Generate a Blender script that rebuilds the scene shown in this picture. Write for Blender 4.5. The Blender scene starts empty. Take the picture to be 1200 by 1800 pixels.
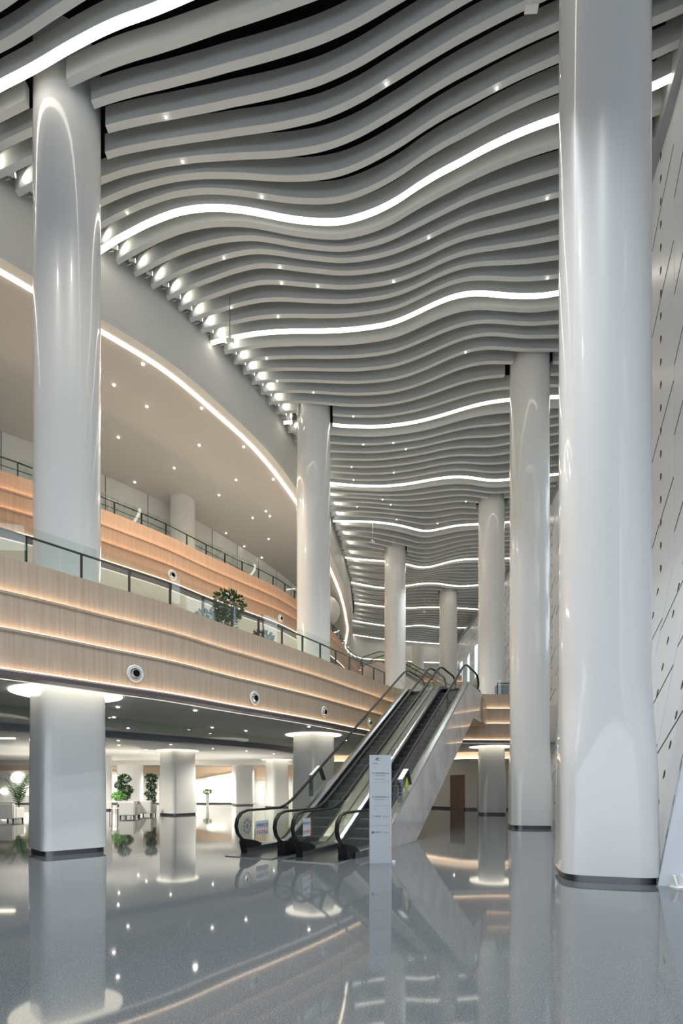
import bpy, bmesh, math, random
from mathutils import Vector, Matrix
random.seed(7)
scene = bpy.context.scene
COL = scene.collection
PI = math.pi

# ------------------------------------------------------------------ camera
cam_d = bpy.data.cameras.new('camera'); cam = bpy.data.objects.new('camera', cam_d); COL.objects.link(cam)
cam.location = (0, 0, 1.55); cam.rotation_euler = (PI/2, 0, 0)
cam_d.sensor_fit = 'HORIZONTAL'; cam_d.sensor_width = 36; cam_d.lens = 27.0
cam_d.shift_x = 0.0; cam_d.shift_y = 482/1200
cam_d.clip_end = 300
scene.camera = cam
# ------------------------------------------------------------------ world, exposure
scene.view_settings.view_transform = 'Standard'; scene.view_settings.look = 'None'
scene.view_settings.gamma = 1; scene.view_settings.use_curve_mapping = False
scene.view_settings.exposure = 0.85
w = bpy.data.worlds.new('sky'); scene.world = w; w.use_nodes = True
w.node_tree.nodes['Background'].inputs[0].default_value = (0.83, 0.90, 1.0, 1)
w.node_tree.nodes['Background'].inputs[1].default_value = 1.45
try:
    scene.cycles.max_bounces = 7; scene.cycles.diffuse_bounces = 4; scene.cycles.glossy_bounces = 4
    scene.cycles.transparent_max_bounces = 24; scene.cycles.transmission_bounces = 4
    scene.cycles.sample_clamp_indirect = 4.0; scene.cycles.use_denoising = True
    scene.cycles.caustics_reflective = False; scene.cycles.caustics_refractive = False
except Exception: pass
WARM = (1.0, 0.90, 0.74)
def area(name, loc, sx, sy, power, color=WARM, rot=(0, 0, 0)):
    d = bpy.data.lights.new(name, 'AREA'); d.shape = 'RECTANGLE'; d.size = sx; d.size_y = sy; d.energy = power; d.color = color
    o = bpy.data.objects.new(name, d); COL.objects.link(o); o.location = loc; o.rotation_euler = rot; return o
def spot(name, loc, power, color=WARM, angle=110, target=None, radius=0.06, blend=0.8):
    d = bpy.data.lights.new(name, 'SPOT'); d.energy = power; d.color = color; d.spot_size = math.radians(angle); d.spot_blend = blend; d.shadow_soft_size = radius
    o = bpy.data.objects.new(name, d); COL.objects.link(o); o.location = loc
    if target: o.rotation_euler = (Vector(target)-Vector(loc)).to_track_quat('-Z', 'Y').to_euler()
    return o

# ------------------------------------------------------------------ materials
def mat(name, col, rough=0.5, metal=0.0, spec=0.5, coat=0.0, coat_rough=0.05, emit=None, es=0.0):
    m = bpy.data.materials.new(name); m.use_nodes = True
    b = m.node_tree.nodes['Principled BSDF']
    b.inputs['Base Color'].default_value = (*col, 1); b.inputs['Roughness'].default_value = rough
    b.inputs['Metallic'].default_value = metal; b.inputs['Specular IOR Level'].default_value = spec
    b.inputs['Coat Weight'].default_value = coat; b.inputs['Coat Roughness'].default_value = coat_rough
    if emit: b.inputs['Emission Color'].default_value = (*emit, 1); b.inputs['Emission Strength'].default_value = es
    return m
def noisy(m, scale, c1, c2, stretch=(1, 1, 1), detail=4, rough=None, bump=0.0):
    nt = m.node_tree; b = nt.nodes['Principled BSDF']
    tc = nt.nodes.new('ShaderNodeTexCoord'); mp = nt.nodes.new('ShaderNodeMapping'); mp.inputs['Scale'].default_value = stretch
    n = nt.nodes.new('ShaderNodeTexNoise'); n.inputs['Scale'].default_value = scale; n.inputs['Detail'].default_value = detail
    r = nt.nodes.new('ShaderNodeValToRGB'); r.color_ramp.elements[0].position = .35; r.color_ramp.elements[1].position = .65
    r.color_ramp.elements[0].color = (*c1, 1); r.color_ramp.elements[1].color = (*c2, 1)
    nt.links.new(tc.outputs['Object'], mp.inputs[0]); nt.links.new(mp.outputs[0], n.inputs['Vector'])
    nt.links.new(n.outputs['Fac'], r.inputs[0]); nt.links.new(r.outputs[0], b.inputs['Base Color'])
    return m
def emis(name, col, s):
    m = bpy.data.materials.new(name); m.use_nodes = True; nt = m.node_tree
    nt.nodes.remove(nt.nodes['Principled BSDF']); e = nt.nodes.new('ShaderNodeEmission')
    e.inputs[0].default_value = (*col, 1); e.inputs[1].default_value = s
    nt.links.new(e.outputs[0], nt.nodes['Material Output'].inputs[0]); return m
def glass(name, tint=(.93, .97, .95), ior=1.5, rough=0.0, opacity=0.0):
    m = bpy.data.materials.new(name); m.use_nodes = True; nt = m.node_tree
    nt.nodes.remove(nt.nodes['Principled BSDF'])
    t = nt.nodes.new('ShaderNodeBsdfTransparent'); t.inputs[0].default_value = (*tint, 1)
    g = nt.nodes.new('ShaderNodeBsdfGlossy'); g.inputs['Roughness'].default_value = rough
    f = nt.nodes.new('ShaderNodeFresnel'); f.inputs[0].default_value = ior
    ge = nt.nodes.new('ShaderNodeNewGeometry'); sb = nt.nodes.new('ShaderNodeMath'); sb.operation = 'SUBTRACT'; sb.inputs[0].default_value = 1; nt.links.new(ge.outputs['Backfacing'], sb.inputs[1])
    mu = nt.nodes.new('ShaderNodeMath'); mu.operation = 'MULTIPLY'; nt.links.new(sb.outputs[0], mu.inputs[0]); nt.links.new(f.outputs[0], mu.inputs[1])
    mx = nt.nodes.new('ShaderNodeMixShader'); nt.links.new(mu.outputs[0], mx.inputs[0]); nt.links.new(t.outputs[0], mx.inputs[1]); nt.links.new(g.outputs[0], mx.inputs[2])
    nt.links.new(mx.outputs[0], nt.nodes['Material Output'].inputs[0]); return m
M = {}
M['floor'] = mat('polished_terrazzo', (.20, .21, .215), rough=.045, spec=.75)
nt = M['floor'].node_tree; b = nt.nodes['Principled BSDF']
tc = nt.nodes.new('ShaderNodeTexCoord')
v = nt.nodes.new('ShaderNodeTexVoronoi'); v.inputs['Scale'].default_value = 60
n = nt.nodes.new('ShaderNodeTexNoise'); n.inputs['Scale'].default_value = 85; n.inputs['Detail'].default_value = 3
bk = nt.nodes.new('ShaderNodeTexBrick'); bk.offset = 0; bk.inputs['Scale'].default_value = 1; bk.inputs['Mortar Size'].default_value = .004
bk.inputs['Brick Width'].default_value = 2.4; bk.inputs['Row Height'].default_value = 2.4
for k_, c_ in (('Color1', (1, 1, 1, 1)), ('Color2', (.95, .95, .95, 1)), ('Mortar', (.9, .9, .9, 1))): bk.inputs[k_].default_value = c_
rp = nt.nodes.new('ShaderNodeValToRGB'); rp.color_ramp.elements[0].position = .0; rp.color_ramp.elements[1].position = .22
rp.color_ramp.elements[0].color = (.34, .345, .34, 1); rp.color_ramp.elements[1].color = (.105, .115, .122, 1)
r2 = nt.nodes.new('ShaderNodeValToRGB'); r2.color_ramp.elements[0].position = .3; r2.color_ramp.elements[1].position = .7
r2.color_ramp.elements[0].color = (.6, .6, .6, 1); r2.color_ramp.elements[1].color = (1.4, 1.4, 1.4, 1)
m1 = nt.nodes.new('ShaderNodeMixRGB'); m1.blend_type = 'MULTIPLY'; m1.inputs[0].default_value = 1
m2 = nt.nodes.new('ShaderNodeMixRGB'); m2.blend_type = 'MULTIPLY'; m2.inputs[0].default_value = 1
nt.links.new(tc.outputs['Object'], v.inputs['Vector']); nt.links.new(tc.outputs['Object'], n.inputs['Vector']); nt.links.new(tc.outputs['Object'], bk.inputs['Vector'])
nt.links.new(v.outputs['Distance'], rp.inputs[0]); nt.links.new(n.outputs['Fac'], r2.inputs[0])
nt.links.new(rp.outputs[0], m1.inputs[1]); nt.links.new(r2.outputs[0], m1.inputs[2]); nt.links.new(m1.outputs[0], m2.inputs[1]); nt.links.new(bk.outputs['Color'], m2.inputs[2])
nt.links.new(m2.outputs[0], b.inputs['Base Color'])
M['white_gloss'] = mat('white_gloss_paint', (.84, .84, .82), rough=.35, coat=.9, coat_rough=.06)
M['baffle'] = mat('pale_grey_metal', (.64, .665, .66), rough=.42, spec=.5)
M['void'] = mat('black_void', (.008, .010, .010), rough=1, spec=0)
M['plaster'] = mat('white_plaster', (.74, .73, .70), rough=.6)
M['soffit'] = mat('warm_soffit_paint', (.50, .485, .465), rough=.5)
M['beam'] = mat('slate_beam_paint', (.24, .25, .30), rough=.35)
M['cream'] = mat('cream_paint', (.80, .76, .70), rough=.5)
M['steel'] = mat('brushed_steel', (.50, .50, .51), rough=.25, metal=1)
M['dark_steel'] = mat('dark_steel', (.14, .14, .15), rough=.3, metal=.9)
M['black'] = mat('black_rubber', (.010, .010, .011), rough=.5, spec=.2)
M['nosing'] = mat('step_nosing', (.16, .165, .17), rough=.5, metal=.2)
M['black_metal'] = mat('black_metal', (.03, .03, .032), rough=.35, metal=.5)
M['tread'] = mat('step_metal', (.045, .047, .05), rough=.45, metal=.3)
M['wood'] = noisy(mat('light_oak_veneer', (.5, .35, .24), rough=.42), 2.2, (.43, .335, .25), (.51, .405, .31), (7, 7, .3), 6)
M['red_wood'] = noisy(mat('warm_oak_veneer', (.5, .3, .2), rough=.42), 2.2, (.47, .29, .19), (.53, .34, .23), (7, 7, .3), 6)
M['trim'] = mat('bronze_trim', (.13, .10, .11), rough=.3, metal=.4)
M['marble'] = noisy(mat('pink_white_marble', (.8, .76, .75), rough=.18, coat=.5), 1.3, (.60, .56, .56), (.76, .73, .72), (1, 1, 1), 8)
M['panel'] = mat('white_perforated_metal', (.80, .85, .90), rough=.33, spec=.5)
M['hole'] = mat('hole_shadow', (.03, .035, .04), rough=.8)
M['led'] = emis('ceiling_strip_light', (1.0, .93, .80), 3.2)
M['cove'] = emis('cove_light', (1.0, .86, .66), 4.0)
M['thin'] = emis('thin_edge_light', (1.0, .93, .84), .5)
M['amber'] = emis('amber_ledge_light', (1.0, .74, .50), 5.5)
M['disc'] = emis('disc_light', (1.0, .93, .74), 1.3)
M['dot'] = emis('downlight_lamp', (1.0, .95, .86), 9)
M['glass'] = glass('clear_glass', (.93, .97, .95), 2.0)
M['green_glass'] = glass('greenish_glass', (.95, .975, .94), 1.55)
M['smoke_glass'] = glass('smoke_curtain_glass', (.86, .90, .86), 1.8)
M['leaf'] = noisy(mat('dark_leaf', (.03, .09, .03), rough=.45), 8, (.015, .05, .015), (.05, .14, .04))
M['bright_leaf'] = noisy(mat('bright_leaf', (.1, .3, .04), rough=.45), 8, (.06, .22, .02), (.16, .42, .06))
M['bark'] = mat('bark', (.12, .08, .05), rough=.8)
M['pot'] = mat('white_pot', (.8, .8, .78), rough=.35)
M['fabric'] = mat('white_leather', (.72, .71, .68), rough=.5)
M['door'] = noisy(mat('brown_door', (.2, .13, .1), rough=.5), 3, (.17, .11, .08), (.22, .15, .11), (6, 6, .5))
M['sign'] = mat('sign_white', (.50, .54, .56), rough=.35, coat=.3)
M['ink'] = mat('ink_grey', (.10, .11, .13), rough=.6)
M['blue'] = mat('sticker_blue', (.02, .08, .35), rough=.5)
M['red'] = mat('sticker_red', (.6, .02, .03), rough=.5)
M['yellow'] = mat('sticker_yellow', (.65, .75, .05), rough=.5)
M['sticker'] = mat('sticker_white', (.8, .82, .85), rough=.5)
M['cord'] = mat('cord_orange', (.7, .35, .2), rough=.5)

# ------------------------------------------------------------------ mesh helpers
class MB:
    def __init__(s): s.v = []; s.f = []; s.m = []
    def poly(s, pts, mi=0):
        i = len(s.v); s.v += [tuple(p) for p in pts]; s.f.append(tuple(range(i, i+len(pts)))); s.m.append(mi)
    def box(s, x0, y0, z0, x1, y1, z1, mi=0, T=None):
        c = [(x, y, z) for z in (z0, z1) for x, y in ((x0, y0), (x1, y0), (x1, y1), (x0, y1))]
        if T: c = [T(*p) for p in c]
        i = len(s.v); s.v += [tuple(p) for p in c]
        for q in ((3, 2, 1, 0), (4, 5, 6, 7), (0, 1, 5, 4), (1, 2, 6, 5), (2, 3, 7, 6), (3, 0, 4, 7)):
            s.f.append(tuple(i+k for k in q)); s.m.append(mi)
    def loft(s, rings, mi=0, caps=True, closed=True):
        n = len(rings[0]); base = len(s.v)
        for r in rings: s.v += [tuple(p) for p in r]
        for a in range(len(rings)-1):
            for k in range(n if closed else n-1):
                k2 = (k+1) % n
                s.f.append((base+a*n+k, base+a*n+k2, base+(a+1)*n+k2, base+(a+1)*n+k)); s.m.append(mi)
        if caps and closed:
            s.f.append(tuple(base+k for k in reversed(range(n)))); s.m.append(mi)
            s.f.append(tuple(base+(len(rings)-1)*n+k for k in range(n))); s.m.append(mi)
    def cyl(s, p, q, r, r2=None, n=12, mi=0):
        p = Vector(p); q = Vector(q); d = (q-p).normalized(); a = d.orthogonal().normalized(); b_ = d.cross(a)
        r2 = r if r2 is None else r2
        s.loft([[pp+a*(rr*math.cos(2*PI*k/n))+b_*(rr*math.sin(2*PI*k/n)) for k in range(n)] for pp, rr in ((p, r), (q, r2))], mi)
    def tube(s, pts, r, n=8, mi=0):
        pts = [Vector(p) for p in pts]; rings = []
        for i, p in enumerate(pts):
            d = (pts[min(i+1, len(pts)-1)]-pts[max(i-1, 0)]).normalized()
            a = d.cross(Vector((0, 0, 1)));  a = a.normalized() if a.length > .05 else Vector((1, 0, 0)); b_ = a.cross(d)
            rr = r[i] if isinstance(r, (list, tuple)) else r
            rings.append([p+a*(rr*math.cos(2*PI*k/n))+b_*(rr*math.sin(2*PI*k/n)) for k in range(n)])
        s.loft(rings, mi)
    def prism(s, poly, T, t0, t1, mi=0):   # polygon (a,b) extruded along third coordinate t through T(a,b,t)
        n = len(poly); i = len(s.v)
        s.v += [tuple(T(a, b_, t0)) for a, b_ in poly]+[tuple(T(a, b_, t1)) for a, b_ in poly]
        s.f.append(tuple(i+k for k in range(n))); s.m.append(mi)
        s.f.append(tuple(i+n+k for k in reversed(range(n)))); s.m.append(mi)
        for k in range(n):
            k2 = (k+1) % n; s.f.append((i+k2, i+k, i+n+k, i+n+k2)); s.m.append(mi)
    def build(s, name, mats, parent=None, smooth=False, loc=None):
        me = bpy.data.meshes.new(name); me.from_pydata(s.v, [], s.f)
        for mm in (mats if isinstance(mats, (list, tuple)) else [mats]): me.materials.append(mm)
        me.polygons.foreach_set('material_index', s.m)
        bm = bmesh.new(); bm.from_mesh(me); bmesh.ops.recalc_face_normals(bm, faces=bm.faces); bm.to_mesh(me); bm.free()
        if smooth:
            me.polygons.foreach_set('use_smooth', [True]*len(me.polygons))
            bm = bmesh.new(); bm.from_mesh(me)
            for e in bm.edges: e.smooth = not (len(e.link_faces) == 2 and e.calc_face_angle(0) > math.radians(38))
            bm.to_mesh(me); bm.free()
        o = bpy.data.objects.new(name, me); COL.objects.link(o)
        if parent is not None:
            o.parent = parent
            if parent.type == 'EMPTY': o.matrix_parent_inverse = Matrix.Translation(parent.location).inverted()
        return o
def tag(o, label, cat, group=None, kind=None):
    o['label'] = label; o['category'] = cat
    if group: o['group'] = group
    if kind: o['kind'] = kind
    return o
def struct(o): o['kind'] = 'structure'; return o
def empty(name, loc=(0, 0, 0)):
    o = bpy.data.objects.new(name, None); COL.objects.link(o); o.location = loc; o.empty_display_size = .2; return o
def copy_tree(root, loc=None, rz=None, scale=None):
    r = root.copy(); COL.objects.link(r)
    def rec(a, b_):
        for ch in a.children:
            c = ch.copy(); COL.objects.link(c); c.parent = b_; rec(ch, c)
    rec(root, r)
    if loc is not None: r.location = loc
    if rz is not None: r.rotation_euler.z = rz
    if scale is not None: r.scale = (scale,)*3
    return r
def resample(P, step):
    """smooth resampled 2D path"""
    P = [Vector(p) for p in P]; out = []
    n = len(P)
    for i in range(n-1):
        p0 = P[max(i-1, 0)]; p1 = P[i]; p2 = P[i+1]; p3 = P[min(i+2, n-1)]
        t01 = max((p1-p0).length, 1e-3)**.5; t12 = max((p2-p1).length, 1e-3)**.5; t23 = max((p3-p2).length, 1e-3)**.5
        m_1 = (p2-p1) if i == 0 else (p2-p1+t12*((p1-p0)/t01-(p2-p0)/(t01+t12)))
        m_2 = (p2-p1) if i == n-2 else (p2-p1+t12*((p3-p2)/t23-(p3-p1)/(t12+t23)))
        for k in range(24):
            t = k/24; out.append((2*t**3-3*t*t+1)*p1+(t**3-2*t*t+t)*m_1+(-2*t**3+3*t*t)*p2+(t**3-t*t)*m_2)
    out.append(P[-1])
    L = [0]
    for a, b_ in zip(out, out[1:]): L.append(L[-1]+(b_-a).length)
    N = max(2, int(L[-1]/step)); res = []; j = 0
    for i in range(N+1):
        s = L[-1]*i/N
        while j < len(L)-2 and L[j+1] < s: j += 1
        t = (s-L[j])/max(L[j+1]-L[j], 1e-6); res.append(out[j].lerp(out[j+1], min(1, t)))
    return res
def normals(P):
    N = []
    for i in range(len(P)):
        d = (P[min(i+1, len(P)-1)]-P[max(i-1, 0)]).normalized(); N.append(Vector((d.y, -d.x)))   # points to the hall side
    return N
def offset(P, d): return [p+n*d for p, n in zip(P, normals(P))]
def sweep(mb, P, prof, mi=0):
    N = normals(P)
    mb.loft([[(p.x+n.x*a, p.y+n.y*a, z) for a, z in prof] for p, n in zip(P, N)], mi)
def rect(a0, a1, z0, z1): return [(a0, z0), (a1, z0), (a1, z1), (a0, z1)]
def slab(mb, poly, z0, z1, mi=0): mb.prism([(p[0], p[1]) for p in poly], lambda a, b_, t: (a, b_, t), z0, z1, mi)
def interp_path(P, y):
    for a, b_ in zip(P, P[1:]):
        if (a.y-y)*(b_.y-y) <= 0 and a.y != b_.y: return a.x+(b_.x-a.x)*(y-a.y)/(b_.y-a.y)
    return P[0].x if y < P[0].y else P[-1].x

# ------------------------------------------------------------------ plan curves (metres)
ZC = 17.3         # underside of the ceiling baffles
F2 = resample([(-13, 3.2), (-10.6, 5.9), (-8.3, 8.5), (-6.74, 10.1), (-6.15, 10.71), (-5.46, 11.52), (-4.37, 12.77), (-3.28, 14.48), (-2.22, 16.0), (-.99, 17.88), (.27, 20.06), (1.2, 21.65), (2.08, 23.2), (3.2, 24.4), (5, 25.1), (7.05, 25.4), (9.95, 25.5)], .35)
F3 = resample([(-19, 10.2), (-15, 13.2), (-11.07, 16.6), (-10.4, 17.13), (-8.92, 18.8), (-7.14, 20.85), (-6.13, 22.4), (-4.9, 24.1), (-3.09, 26.75), (-.74, 33.3), (0, 36.3), (.5, 39.5), (1.6, 43), (3.4, 45.6), (6, 46.8), (11.1, 47.2)], .5)
WL = resample([(-13.5, 9.5), (-11, 11.8), (-9.0, 13.5), (-8.47, 14), (-7.2, 15.25), (-5.62, 16.87), (-4.24, 19.06), (-3.2, 21), (-2.13, 23.94), (-1.2, 27.5), (-.5, 31.7), (.24, 36.4), (.62, 40), (.84, 43.3), (.96, 45.4), (.85, 48.5), (.85, 51.5), (1.5, 54), (2.5, 55.4), (4.5, 55.9), (8, 56.8), (12.6, 57.5)], .5)
B3 = resample([(-24, 11), (-17, 16.5), (-13.4, 20.1), (-12.6, 20.75), (-10.8, 22.8), (-8.65, 25.3), (-4, 33.6), (-1.8, 41), (-.5, 50), (2, 58), (5, 60), (12.6, 60)], 1.0)
FP = [Vector(p) for p in ((8.5, -14), (6.2, 0), (5.5, 6.5), (5.25, 7.84), (5.0, 7.95), (5.72, 9.1), (6.65, 12.2), (7.5, 15.5), (9.0, 20.5), (9.95, 24.3), (10.9, 32), (11.3, 45), (11.6, 61))]
KNEE = 6.7; LEAN = 1.15

# ------------------------------------------------------------------ floor and ceilings
f = MB(); f.poly([(-45, -16, 0), (20, -16, 0), (20, 75, 0), (-45, 75, 0)]); struct(f.build('floor', M['floor']))
mb = MB(); mb.box(-45, -14.2, 5.6, 8.5, -14, 18.9); struct(mb.build('wall_entrance', M['beam']))
# level two slab with the lower hall's ceiling under it
mb = MB(); back = [(12.3, 25.5), (12.3, 75), (-45, 75), (-45, -2), (-18, -2)]
P = [tuple(p) for p in offset(F2, -.12)]
slab(mb, P+back, 3.76, 5.6); struct(mb.build('ceiling_lower_hall', M['plaster']))
mb = MB(); slab(mb, [tuple(p) for p in offset(F3, -.12)]+[(12.3, 47.2), (12.3, 75), (-45, 75), (-45, 3), (-25, 3)], 9.76, 11.2); struct(mb.build('ceiling_middle_gallery', M['cream']))
mb = MB(); slab(mb, [tuple(p) for p in offset(WL, -.25)]+[(13.5, 75), (-45, 75), (-45, 0), (-18, 0)], 15.5, 16.0); struct(mb.build('ceiling_upper_gallery', M['soffit']))
mb = MB(); sweep(mb, WL, rect(-.05, .04, 15.62, 18.9)); sweep(mb, WL, rect(-.3, .03, 15.47, 15.70)); struct(mb.build('wall_left', M['plaster'], smooth=True))
mb = MB(); sweep(mb, offset(WL, -.42), rect(-.05, .05, 15.44, 15.5)); tag(mb.build('cove_light', M['cove']), 'thin glowing line following the curved edge of the upper gallery ceiling', 'light')
mb = MB(); sweep(mb, B3, rect(-.15, 0, 11.2, 15.5)); struct(mb.build('wall_upper_gallery', M['plaster']))
mb = MB(); sweep(mb, offset(B3, .01), rect(0, .012, 14.15, 14.18)); sweep(mb, offset(B3, .01), rect(0, .012, 12.85, 12.88))
for i, (p, n) in enumerate(zip(B3, normals(B3))):
    if i % 2 == 0:
        q = p+n*.012; t = Vector((-n.y, n.x))*.012
        mb.box(-1, 0, 11.2, 1, 0.01, 15.5, T=lambda a, b_, c: (q.x+t.x*a+n.x*b_, q.y+t.y*a+n.y*b_, c))
struct(mb.build('trim_1', M['ink']))
mb = MB(); sweep(mb, offset(B3, 2.0), rect(-.1, 0, 5.6, 9.76)); struct(mb.build('wall_middle_gallery', M['cream']))

# ------------------------------------------------------------------ stepped wooden fronts of the galleries
def front(name, label, P, tops, bottom, wood, step, railing, led_in):
    root = empty(name, (P[len(P)//3].x, P[len(P)//3].y, bottom))
    zs = tops+[bottom]
    for k in range(3):
        a = step*k; mb = MB()
        sweep(mb, P, [(a-.12, zs[k+1]-.02), (a, zs[k+1]-.02), (a, zs[k]), (a-.12, zs[k])]) if k < 3 else None
        mb.build('wood_band', wood, root, smooth=True)
        mb = MB(); sweep(mb, P, rect(a-.02, a+step+.02 if k < 2 else a+.07, zs[k+1]-.06, zs[k+1]-.02)); mb.build('ledge', wood, root)
        mb = MB(); sweep(mb, P, rect(a+.05, a+.09, zs[k+1]+.002, zs[k+1]+.014) if k < 2 else rect(a+.05, a+.075, zs[k+1]-.016, zs[k+1]-.006)); mb.build('ledge_light', M['amber'], root)
    mb = MB(); sweep(mb, P, rect(2*step-.3, 2*step+.09, bottom-.15, bottom-.06)); mb.build('edge_trim', M['trim'], root)
    mb = MB(); sweep(mb, P, rect(2*step-.42, 2*step-.3, bottom-.15, bottom-.09)); mb.build('edge_light', M['thin'], root)
    return tag(root, label, 'balcony front')
front('balcony_front', 'stepped pale oak balcony front of the lower gallery with glowing ledges', F2, [6.12, 5.40, 4.64], 3.84, M['wood'], .13, None, True)
front('balcony_front', 'stepped reddish oak balcony front of the upper gallery with glowing ledges', F3, [11.79, 11.18, 10.51], 9.80, M['red_wood'], .13, None, True)

def railing(name, label, P, base, zr, gtop, step, skip=lambda p: False, off=-.03):
    root = empty(name, (P[0].x, P[0].y, base))
    Q = offset(P, off); R = resample([tuple(p) for p in Q], step); N = normals(R)
    run = []
    runs = []
    for p in R:
        if skip(p):
            if len(run) > 1: runs.append(run)
            run = []
        else: run.append(p)
    if len(run) > 1: runs.append(run)
    for run in runs:
        N = normals(run)
        hr = MB(); hr.tube([(p.x-n.x*.06, p.y-n.y*.06, zr) for p, n in zip(run, N)], .026, 8); hr.build('handrail', M['black_metal'], root, smooth=True)
        for p, n in zip(run, N):
            q = p-n*.06; t = Vector((-n.y, n.x))
            mb = MB(); mb.box(-.018, -.03, base, .018, .03, zr, T=lambda a, b_, c: (q.x+t.x*a+n.x*b_, q.y+t.y*a+n.y*b_, c)); mb.build('post', M['black_metal'], root)
        for p, p2 in zip(run, run[1:]):
            d = (p2-p).normalized()*.012; g0 = p+d; g1 = p2-d; nn = Vector((d.y, -d.x)).normalized()*.006
            mb = MB(); mb.prism([(g0.x, g0.y), (g1.x, g1.y), (g1.x+nn.x, g1.y+nn.y), (g0.x+nn.x, g0.y+nn.y)], lambda a, b_, t_: (a, b_, t_), base-.02, gtop)
            mb.build('glass_panel', M['glass'], root)
    return tag(root, label, 'railing')
railing('glass_railing', 'glass railing with black posts along the lower gallery edge', F2, 6.12, 6.68, 6.86, 1.06, skip=lambda p: 2.45 < p.x < 6.75 and p.y > 22.5)
railing('glass_railing', 'glass railing with black handrail along the upper gallery edge', F3, 11.79, 12.28, 12.40, 1.05)

# air nozzles in the lowest wood bands
def nozzle_at(P, px, r, zc, a, who):
    best = min(range(len(P)), key=lambda i: abs(600+900*P[i].x/P[i].y-px) if P[i].y > 0 else 1e9)
    return P[best], normals(P)[best]
proto = None
def nozzle(p, n, z, r, label):
    global proto
    if proto is None:
        root = empty('air_nozzle', (0, 0, 0))
        def ring(prof, mm, nm):
            mb = MB(); mb.loft([[(d, rr*math.cos(2*PI*k/32), rr*math.sin(2*PI*k/32)) for k in range(32)] for rr, d in prof], caps=False); return mb.build(nm, mm, root, smooth=True)
        ring([(1, 0), (1.0, .10), (.93, .16), (.80, .16), (.76, .05)], M['pot'], 'outer_ring')
        ring([(.76, .02), (.74, .14), (.66, .18), (.60, .10)], M['pot'], 'inner_ring')
        ring([(.60, .10), (.48, .34), (.40, .36), (.36, .02)], M['steel'], 'jet_tube')
        mb = MB(); mb.cyl((0.01, 0, 0), (.06, 0, 0), .62, n=28); mb.build('duct_mouth', M['black'], root)
        proto = root; o = root
    else: o = copy_tree(proto)
    o.location = (p.x+n.x*.265, p.y+n.y*.265, z); o.scale = (r, r, r); o.rotation_euler = (0, 0, math.atan2(n.y, n.x))
    return tag(o, label, 'air nozzle', 'round air nozzles in the wooden fronts')
ORD = ['first', 'second', 'third', 'fourth', 'fifth', 'sixth', 'seventh', 'eighth', 'ninth', 'tenth', 'eleventh', 'twelfth']
for (px, z), lab in zip(((227, 4.16), (430, 4.14), (560, 4.16), (642, 4.16)), ('big white round air nozzle on the pale oak front above the large column', 'white round air nozzle on the pale oak front above the escalator newels', 'white round air nozzle on the pale oak front before the second column', 'white round air nozzle low behind the escalator handrail')):
    p, n = nozzle_at(F2, px, 0, z, 0, ''); nozzle(p, n, z, .20, lab)
for (px, z), lab in zip(((287, 9.93+.18), (399, 10.12), (481, 10.12)), ('white round air nozzle on the reddish oak front beside the front column', 'white round air nozzle on the reddish oak front above the gallery plant', 'white round air nozzle on the reddish oak front beside the second column')):
    p, n = nozzle_at(F3, px, 0, z, 0, ''); nozzle(p, n, z, .21, lab)

# ------------------------------------------------------------------ columns
def sq_ring(cx, cy, z, half, rad, ang, n=64, k=1.0, sqk=6.0):
    """rounded square blended to a circle; k=0 gives the square"""
    pts = []
    for i in range(n):
        t = 2*PI*i/n; c = math.cos(t); s = math.sin(t)
        # superellipse exponent
        e = 2+sqk*(1-k); r = half/((abs(c)**e+abs(s)**e)**(1/e))
        pts.append((cx+r*math.cos(t+ang), cy+r*math.sin(t+ang), z))
    return pts
def column(x, y, ang, label, r=.78, half=.74, zsq=3.5, disc=False, z0=0.0, ztop=18.9, skirt=True):
    root = empty('column', (x, y, z0)); mb = MB(); rings = []
    for z in sorted({z0+(.11 if skirt else 0), .5, zsq*.5, zsq*.8, zsq, zsq+.5, zsq+1.0, zsq+1.5, zsq+2.1, 8, 12, ztop}):
        if z < zsq: k = 0.0 if not disc else 0.0
        else: k = min(1, (z-zsq)/2.1); k = k*k*(3-2*k)
        kk = k if z > zsq else .22*max(0, (z-z0)/zsq)**2
        kk = max(kk, .0); h = half+(r-half)*min(1, max(0, (z-z0)/(zsq+2.1)))
        if disc and z <= zsq+.01: h = half-.02*z/zsq
        rings.append((z, h, kk))
    mb.loft([sq_ring(x, y, z, h, 0, ang, k=k, sqk=6.0 if disc else 3.0) for z, h, k in rings], caps=False); mb.build('shaft', M['white_gloss'], root, smooth=True)
    if skirt:
        mb = MB(); mb.loft([sq_ring(x, y, z, half-.05, 0, ang, k=0, sqk=6.0 if disc else 3.0) for z in (z0, z0+.12)]); mb.build('skirting', M['dark_steel'], root, smooth=True)
    return tag(root, label, 'column')
COLS = [(-6.52, 12.2, math.radians(-45.6), True, 'large front column rising through the galleries on the wood side'),
        (-1.2, 22.0, math.radians(-42), True, 'tall column standing behind the escalators beside the cream gallery ceiling'),
        (3.62, 34.6, math.radians(-35), True, 'tall column rising behind the top of the escalators'),
        (4.53, 8.85, math.radians(-106), False, 'huge glossy column standing beside the perforated facade'),
        (7.12, 19.4, math.radians(-100), False, 'second glossy column of the facade row, next beyond the huge one'),
        (8.40, 28.7, math.radians(-98), False, 'third glossy column of the facade row, beside the far wooden front'),
        (8.75, 42.0, math.radians(-98), False, 'smallest glossy column, last of the facade row')]
for x, y, a, d, lab in COLS: column(x, y, a, lab, zsq=3.76 if d else 1.2, disc=d, half=.705 if d else .745, r=.715)
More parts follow.
